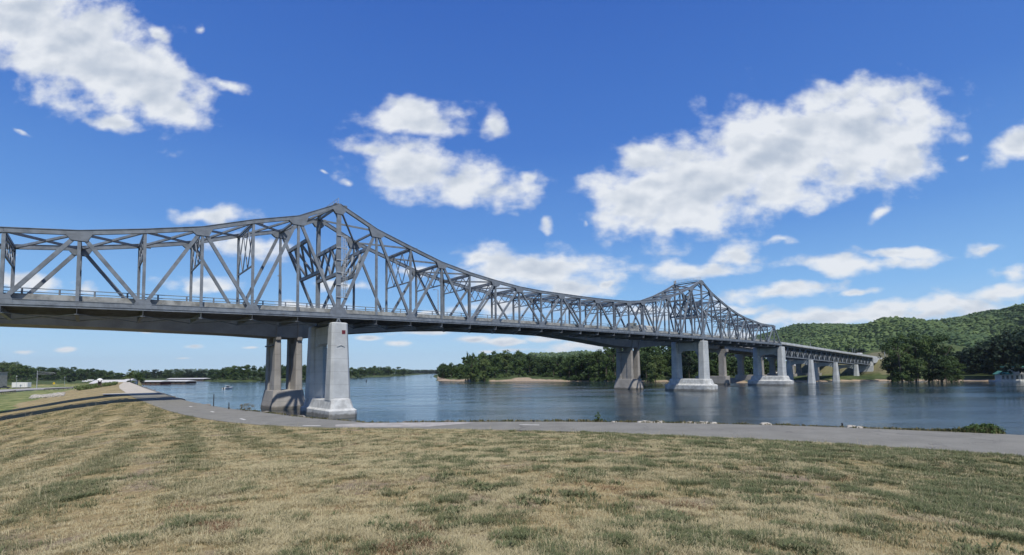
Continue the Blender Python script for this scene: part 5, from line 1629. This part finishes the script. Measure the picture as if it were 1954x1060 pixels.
gb = 'floating boat sheds of the marina'
boathouse('boathouse', 269, 306, 734.4, 727.2, 0, 9, 'long red-brown boat shed with white roof, nearest the willow', M['brown'], gb)
boathouse('boathouse', 307, 355, 733.4, 726.6, 0, 9, 'dark boat shed with white roof at the outer end of the marina', mat('dark_boards', (.05, .025, .022), .8), gb)
boathouse('boathouse', 318, 389, 727.6, 722.4, 0, 9, 'long low white-roofed boat shed in the second row', mat('shed_boards', (.06, .035, .03), .8), gb)


def house(name, px0, px1, by, ty, z, depth, wallm, roofm, label, cat='building', flat=True, wins=3):
    x0, y0 = G(px0, by, z); x1, y1 = G(px1, by, z)
    a, b = Vector((x0, y0, z - .5)), Vector((x1, y1, z - .5)); b.x *= a.y / b.y; b.y = a.y; d = (b - a).normalized(); nrm = Vector((-d.y, d.x, 0))
    h = EYE + pix_dir(px1, ty)[2] / pix_dir(px1, ty)[1] * a.y - z + .5
    e = empty(name, (a + b) / 2, label, cat); L_ = (b - a).length
    c = MB(); p = [a, b, b + nrm * depth, a + nrm * depth]; c.box8([tuple(q) for q in p] + [tuple(q + Z3 * h) for q in p]); c.build('wall', wallm, e)
    ov = .3; p = [a - d * ov - nrm * ov, b + d * ov - nrm * ov, b + d * ov + nrm * (depth + ov), a - d * ov + nrm * (depth + ov)]
    if flat:
        c = MB(); c.box8([tuple(q + Z3 * (h + .01)) for q in p] + [tuple(q + Z3 * (h + .35)) for q in p]); c.build('roof', roofm, e)
    else:
        r0 = [q + Z3 * (h - .05) for q in p]; r1 = [(p[0] + p[3]) / 2 + Z3 * (h + depth * .22), (p[1] + p[2]) / 2 + Z3 * (h + depth * .22)]
        c = MB(); c.add(r0 + r1, [(0, 1, 5, 4), (3, 4, 5, 2), (0, 4, 3), (1, 2, 5), (3, 2, 1, 0)]); c.build('roof', roofm, e)
    for i in range(wins):
        q = a + d * L_ * (i + .5) / wins - nrm * .04 + Z3 * h * .45; c = MB(); c.beam(q - d * L_ / wins * .25, q + d * L_ / wins * .25, .06, h * .28); c.build('window', M['glass'], e)
    return e


house('block_building', -190, -62, 744.5, 711.5, .8, 24, M['block'], M['parapet'], 'grey concrete block building at the left edge of the photo', wins=4)
for i, (a_, b_, lb) in enumerate(((22, 34, 'white box trailer nearest the grey building'), (35, 47, 'white box trailer right of the first one beside the trees'))):
    x0, y0 = G(a_, 742, .8); x1, _ = G(b_, 742, .8); e = empty('box_trailer', ((x0 + x1) / 2, y0 + 1.3, .6), lb, 'trailer', 'white trailers beside the grey building')
    c = MB(); c.box(x0, y0, 1.5, x1 - .3, y0 + 2.6, 4.6); c.build('box_body', M['white'], e, bevel=.05)
    c = MB()
    for k in range(5): c.box(x0 + (x1 - x0) * (k + .2) / 5, y0 - .04, 1.7, x0 + (x1 - x0) * (k + .28) / 5, y0 - .005, 4.4)
    c.build('side_rib', M['galv'], e)
    for k in (x0 + 1.0, x1 - 1.4):
        c = MB(); c.tube((k, y0 + .05, 1.05), (k, y0 + .35, 1.05), .5, n=12); c.build('wheel', M['rubber'], e)
    c = MB(); c.box(x0 + .3, y0 + .4, 1.2, x1 - .6, y0 + 2.2, 1.5); c.build('chassis', M['black'], e)
house('park_shelter', 170, 236, 738.5, 731.5, 1.2, 10, M['wood'], M['roofw'], 'long low shelter with pale roof behind the kiosk', flat=False, wins=5)
house('park_office', 232, 246, 733.6, 728.2, 2.5, 8, M['siding'], M['roofw'], 'small pale-roofed hut where the path disappears', flat=False, wins=2)
house('white_shed', 1518, 1545, 712, 698, 3.5, 10, M['white'], M['roofw'], 'white shed behind the legs of the approach piers', flat=False, wins=2)

# information kiosk
x, y = G(190, 741.5, 3.2); z = max(float(ground_z([(x, y)])[0]), 2.0); e = empty('information_kiosk', (x, y, z), 'dark notice board kiosk under a white domed canopy beside the path', 'kiosk')
for sx in (-1, 1): MB().tube((x + sx * .6, y, z - .3), (x + sx * .6, y, z + 3.0), .12).build('post', M['wood'], e)
MB().box(x - .55, y - .06, z + .7, x + .55, y + .06, z + 2.4).build('notice_board', mat('board_brown', (.05, .035, .03), .8), e)
c = MB(); rings = []
for q, zz in ((1.15, 2.8), (1.12, 2.95), (.9, 3.3), (.5, 3.55), (.08, 3.65)): rings.append([(x + math.cos(a) * q, y + math.sin(a) * q * .8, z + zz) for a in np.arange(12) * math.pi / 6])
c.loft(rings).build('canopy', M['white'], e, smooth=True)
# hedge by the kiosk
for i, (px, py, w_, lb) in enumerate(((157, 746, 5.5, 'low green hedge bush at the left end of the kiosk planting'), (171, 746, 5.5, 'low green hedge bush, second in the kiosk planting'), (186, 745, 5.5, 'low green hedge bush below the kiosk'), (202, 743.5, 4.5, 'low green hedge bush right of the kiosk'), (214, 742, 4, 'low green hedge bush closest to the path'))):
    shrub(px, py, 2.4, 1.5, w_, F_PALE, lb, 'hedge_bush', seed=60 + i, n=26, leaf=.16)
# traffic signal mast
x, y = G(70, 742.5, .9); z = .8; h = 11.0; e = empty('traffic_signal_mast', (x, y, z), 'tall grey traffic signal pole with a two-bar arm over the road', 'traffic signal')
MB().tube((x, y, z - .3), (x, y, z + h), .2, .13, 10).build('pole', M['galv'], e)
c = MB(); c.tube((x, y, z + h - .8), (x + 9.5, y, z + h - 1.3), .1, .08); c.tube((x, y, z + h - 2.1), (x + 9.5, y, z + h - 2.1), .1, .08); c.tube((x + 9.5, y, z + h - 1.3), (x + 11, y, z + h - 2.0), .09); c.build('arm', M['galv'], e)
MB().box(x + 10.8, y - .2, z + h - 2.6, x + 11.3, y + .2, z + h - 1.3).build('signal_head', M['black'], e)
for px, by, hh, lb in ((123, 737, 7.5, 'park lamp post standing beyond the road'), (31, 742, 8.5, 'thin lamp post in front of the white trailers')):
    x, y = G(px, by, .9); e = empty('street_lamp', (x, y, .6), lb, 'street lamp'); MB().tube((x, y, .5), (x, y, hh), .09, .06).build('pole', M['galv'], e)
    c = MB(); c.tube((x, y, hh), (x, y, hh + .35), .5, .1, 10); c.build('lamp_head', M['galv'], e)
x, y = G(103, 738, .9); e = empty('warning_sign', (x, y, .6), 'yellow diamond road sign beyond the guard rail', 'sign'); MB().tube((x, y, .3), (x, y, 2.5), .06).build('post', M['galv'], e)
c = MB(); c.prism([(0, -1), (1, 0), (0, 1), (-1, 0)], (1, 0, 0), (0, 0, 1), (x, y - .08, 3.2), (0, .02, 0)); c.build('sign_panel', M['yellow'], e)
# road in the hollow, guard rails
pts = [(-40, 757), (0, 751), (60, 745), (150, 741), (230, 736), (234, 733), (150, 736.5), (60, 740.5), (-40, 746)]
P_ = [G(a, b, 1.0) for a, b in pts]


def road():
    n = 40; near_ = interp([(-60, 752), (0, 748), (60, 744), (150, 740.5), (225, 736.5)]); far_ = interp([(-60, 747), (0, 744), (60, 741), (150, 738.3), (225, 734.8)])
    V = []
    for i in range(n):
        px = -60 + 285 * i / (n - 1)
        for f in (near_, far_):
            x, y = G(px, f(px), 1.25); V.append((x, y, 1.25 + 0.0))
    F = [(2 * i, 2 * i + 2, 2 * i + 3, 2 * i + 1) for i in range(n - 1)]
    V = [(a, b, 1.25) for a, b, c in V]
    V2 = V + [(a, b, 0.2) for a, b, c in V]
    k = len(V)
    for i in range(n - 1):
        F.append((2 * i, k + 2 * i, k + 2 * i + 2, 2 * i + 2))
        F.append((2 * i + 1, 2 * i + 3, k + 2 * i + 3, k + 2 * i + 1))
    o = mesh_np('road', V2, F, mat('pale_road', (.33, .32, .30), .95, 0, .1, .2)); tag(o, kind='structure')


road()


def guardrail(px0, py0, px1, py1, z, label, m_):
    a, b = Vector((*G(px0, py0, z), z)), Vector((*G(px1, py1, z), z)); n = max(4, int((b - a).length / 3.5))
    e = empty('guard_rail', (a + b) / 2, label, 'guard rail', 'guard rails along the road')
    MB().beam(a + Z3 * .65, b + Z3 * .65, .08, .34).build('rail', m_, e)
    for i in range(n + 1):
        p = a.lerp(b, i / n); MB().beam(p - Z3 * .3, p + Z3 * .75, .16, .16).build('post', M['wood'], e)


guardrail(-10, 754, 30, 748.6, 1.3, 'dark guard rail at the left edge above the green hollow', M['wood'])
guardrail(84, 745.2, 146, 742.0, 1.3, 'guard rail beside the road between hollow and hedge', M['wood'])
# pale stone patch in the hollow
def stone_patch():
    r = np.random.default_rng(3); VV = []; FF = []; n0 = 0
    for i in range(160):
        px = r.uniform(64, 118); py = 753 + (px - 64) * .08 + r.uniform(0, 8.5); x, y = G(px, py, 1.1); z = float(ground_z([(x, y)])[0])
        if z < -.1: continue
        V, F = rock(x, y, z + .1, r.uniform(.4, 1.0), None, 400 + i); VV += V; FF += [[a + n0 for a in q] for q in F]; n0 += len(V)
    o = mesh_np('stone_patch', VV, FF, M['rock']); tag(o, 'patch of pale broken stone in the grassy hollow', 'rocks', kind='stuff')


stone_patch()
# posts by the water
for px, by, hh, lb in ((407.5, 776.5, 1.55, 'thin dark post standing at the water edge left of the piers'), (436.5, 781.5, .75, 'short dark stake just right of the thin post'), (1607, 814.5, .2, 'dark broken stub post beside the flat white rocks'), (1018, 806.5, .15, 'small dark stub on the bank near the middle of the path')):
    x, y = G(px, by, ZP); z = float(ground_z([(x, y)])[0]); c = MB(); c.tube((x, y, z - .5), (x + .01, y, ZP + hh), .06, .05, 8); c.tube((x + .01, y, ZP + hh), (x + .01, y, ZP + hh + .06), .075, .04, 8)
    o = c.build('mooring_post', M['black'], None, loc=(x, y, z)); tag(o, lb, 'post')
# motor boat
x, y = G(435, 742.6, 0); e = empty('motor_boat', (x, y, 0), 'small white motor boat out on the blue water left of the piers', 'boat')
c = MB(); rings = []
for t, w_, zb, zt in ((-2.7, 1.1, -.25, .7), (-1, 1.2, -.3, .75), (.8, 1.1, -.25, .9), (2.0, .65, 0, 1.0), (2.8, .06, .5, 1.1)): rings.append([(x + t * .35 + -w_ * .94, y + t * .94, zt), (x + t * .35 - w_ * .5, y + t * .94, zb), (x + t * .35 + w_ * .5, y + t * .94, zb), (x + t * .35 + w_ * .94, y + t * .94, zt)])
c.loft(rings).build('hull', M['white'], e)
c = MB(); c.box(x - .7, y - .2, .8, x + .7, y + .1, 1.5); c.build('windscreen', M['glass'], e)
c = MB(); c.box(x - .9, y - 1.4, 1.9, x + .9, y + .3, 2.0); [c.tube((x + a, y + b, .7), (x + a, y + b, 1.9), .04) for a in (-.8, .8) for b in (-1.3, .2)]; c.build('canopy', M['white'], e)
c = MB(); c.box(x - 1.2, y - 2.9, -.2, x - .7, y - 2.4, .8); c.build('outboard_motor', M['black'], e)
# channel buoy
x, y = G(699, 729, 0); c = MB(); c.tube((x, y, -.3), (x, y, .8), .55, .5, 10); c.tube((x, y, .8), (x, y, 2.3), .4, .1, 10); o = c.build('channel_buoy', M['black'], None, loc=(x, y, 0)); tag(o, 'tiny dark channel buoy floating right of the near pier', 'buoy')
x, y = G(822.5, 721, 0); c = MB(); c.tube((x, y, -.3), (x, y, .8), .6, .6, 10); c.tube((x, y, .8), (x, y, 3.2), .45, .15, 10); o = c.build('channel_marker', M['black'], None, loc=(x, y, 0)); tag(o, 'dark channel marker off the tip of the wooded point', 'marker')


def houseboat():
    x, y = G(1934, 728.3, 0); ang_ = -0.45
    e = empty('houseboat', (0, 0, 0), 'two-storey grey houseboat with mint green roofs moored at the right bank', 'houseboat')
    c = MB(); c.box(-7.6, -4.2, -.35, 7.2, 4.2, .45); c.build('float_deck', M['siding'], e, bevel=.05)
    c = MB(); c.box(-5.6, -2.8, .46, 5.0, 3.0, 3.1); c.build('lower_cabin', M['siding'], e)
    c = MB(); c.box(-1.0, -2.4, 3.3, 4.9, 2.9, 6.0); c.build('upper_cabin', M['siding'], e)
    c = MB(); c.add([(-6.4, -3.6, 3.1), (-1.0, -3.6, 3.1), (-1.0, 3.4, 3.1), (-6.4, 3.4, 3.1), (-5.0, -1.0, 4.6), (-1.0, -1.0, 4.6), (-1.0, 1.2, 4.6), (-5.0, 1.2, 4.6)], [(3, 2, 1, 0), (4, 5, 6, 7), (0, 1, 5, 4), (1, 2, 6, 5), (2, 3, 7, 6), (3, 0, 4, 7)]); c.build('lower_roof', M['green_roof'], e)
    c = MB(); c.box(-3.4, -3.0, 6.02, 5.3, 3.3, 6.5); c.build('upper_roof', M['green_roof'], e, bevel=.08)
    for a in (-4.6, -3.0, -1.4, .4, 2.2, 3.8):
        c = MB(); c.box(a - .42, -2.86, 1.0, a + .42, -2.79, 2.6); c.build('window', M['glass'], e)
    for a in (.3, 1.9, 3.6):
        c = MB(); c.box(a - .4, -2.46, 4.1, a + .4, -2.39, 5.3); c.build('window', M['glass'], e)
    c = MB()
    for a in np.linspace(-7.3, 7.0, 12): c.tube((a, -4.0, .45), (a, -4.0, 1.4), .04, n=6)
    c.beam((-7.3, -4.0, 1.4), (7.0, -4.0, 1.4), .06, .06)
    for a in np.linspace(-1.0, 4.9, 7): c.tube((a, -3.9, 3.2), (a, -3.9, 4.2), .04, n=6)
    c.beam((-1, -3.9, 4.2), (4.9, -3.9, 4.2), .06, .06); c.build('deck_railing', M['galv'], e)
    c = MB(); c.box(-1.0, -4.0, 3.12, 4.9, -2.4, 3.28); c.build('balcony', M['siding'], e)
    for a in (-.9, 2, 4.8):
        c = MB(); c.tube((a, -3.9, .45), (a, -3.9, 3.12), .08, n=6); c.build('post', M['siding'], e)
    e.location = (x, y, 0); e.rotation_euler = (0, 0, ang_); e.scale = (1.05, 1.05, 1.18)


houseboat()


def haze():
    c = MB(); c.box(-8200, -1500, -6.5, 8200, 8200, 300)
    m = bpy.data.materials.new('pale_air'); m.use_nodes = True; t = m.node_tree
    for n in list(t.nodes): t.nodes.remove(n)
    o = t.nodes.new('ShaderNodeOutputMaterial'); v = t.nodes.new('ShaderNodeVolumePrincipled')
    v.inputs['Color'].default_value = (0.86, 0.95, 1.0, 1); v.inputs['Density'].default_value = 4.5e-5; v.inputs['Anisotropy'].default_value = 0.2
    t.links.new(v.outputs[0], o.inputs['Volume'])
    h = c.build('haze', m); tag(h, 'thin pale summer air between the bridge and the far hills', 'haze', kind='stuff')


haze()
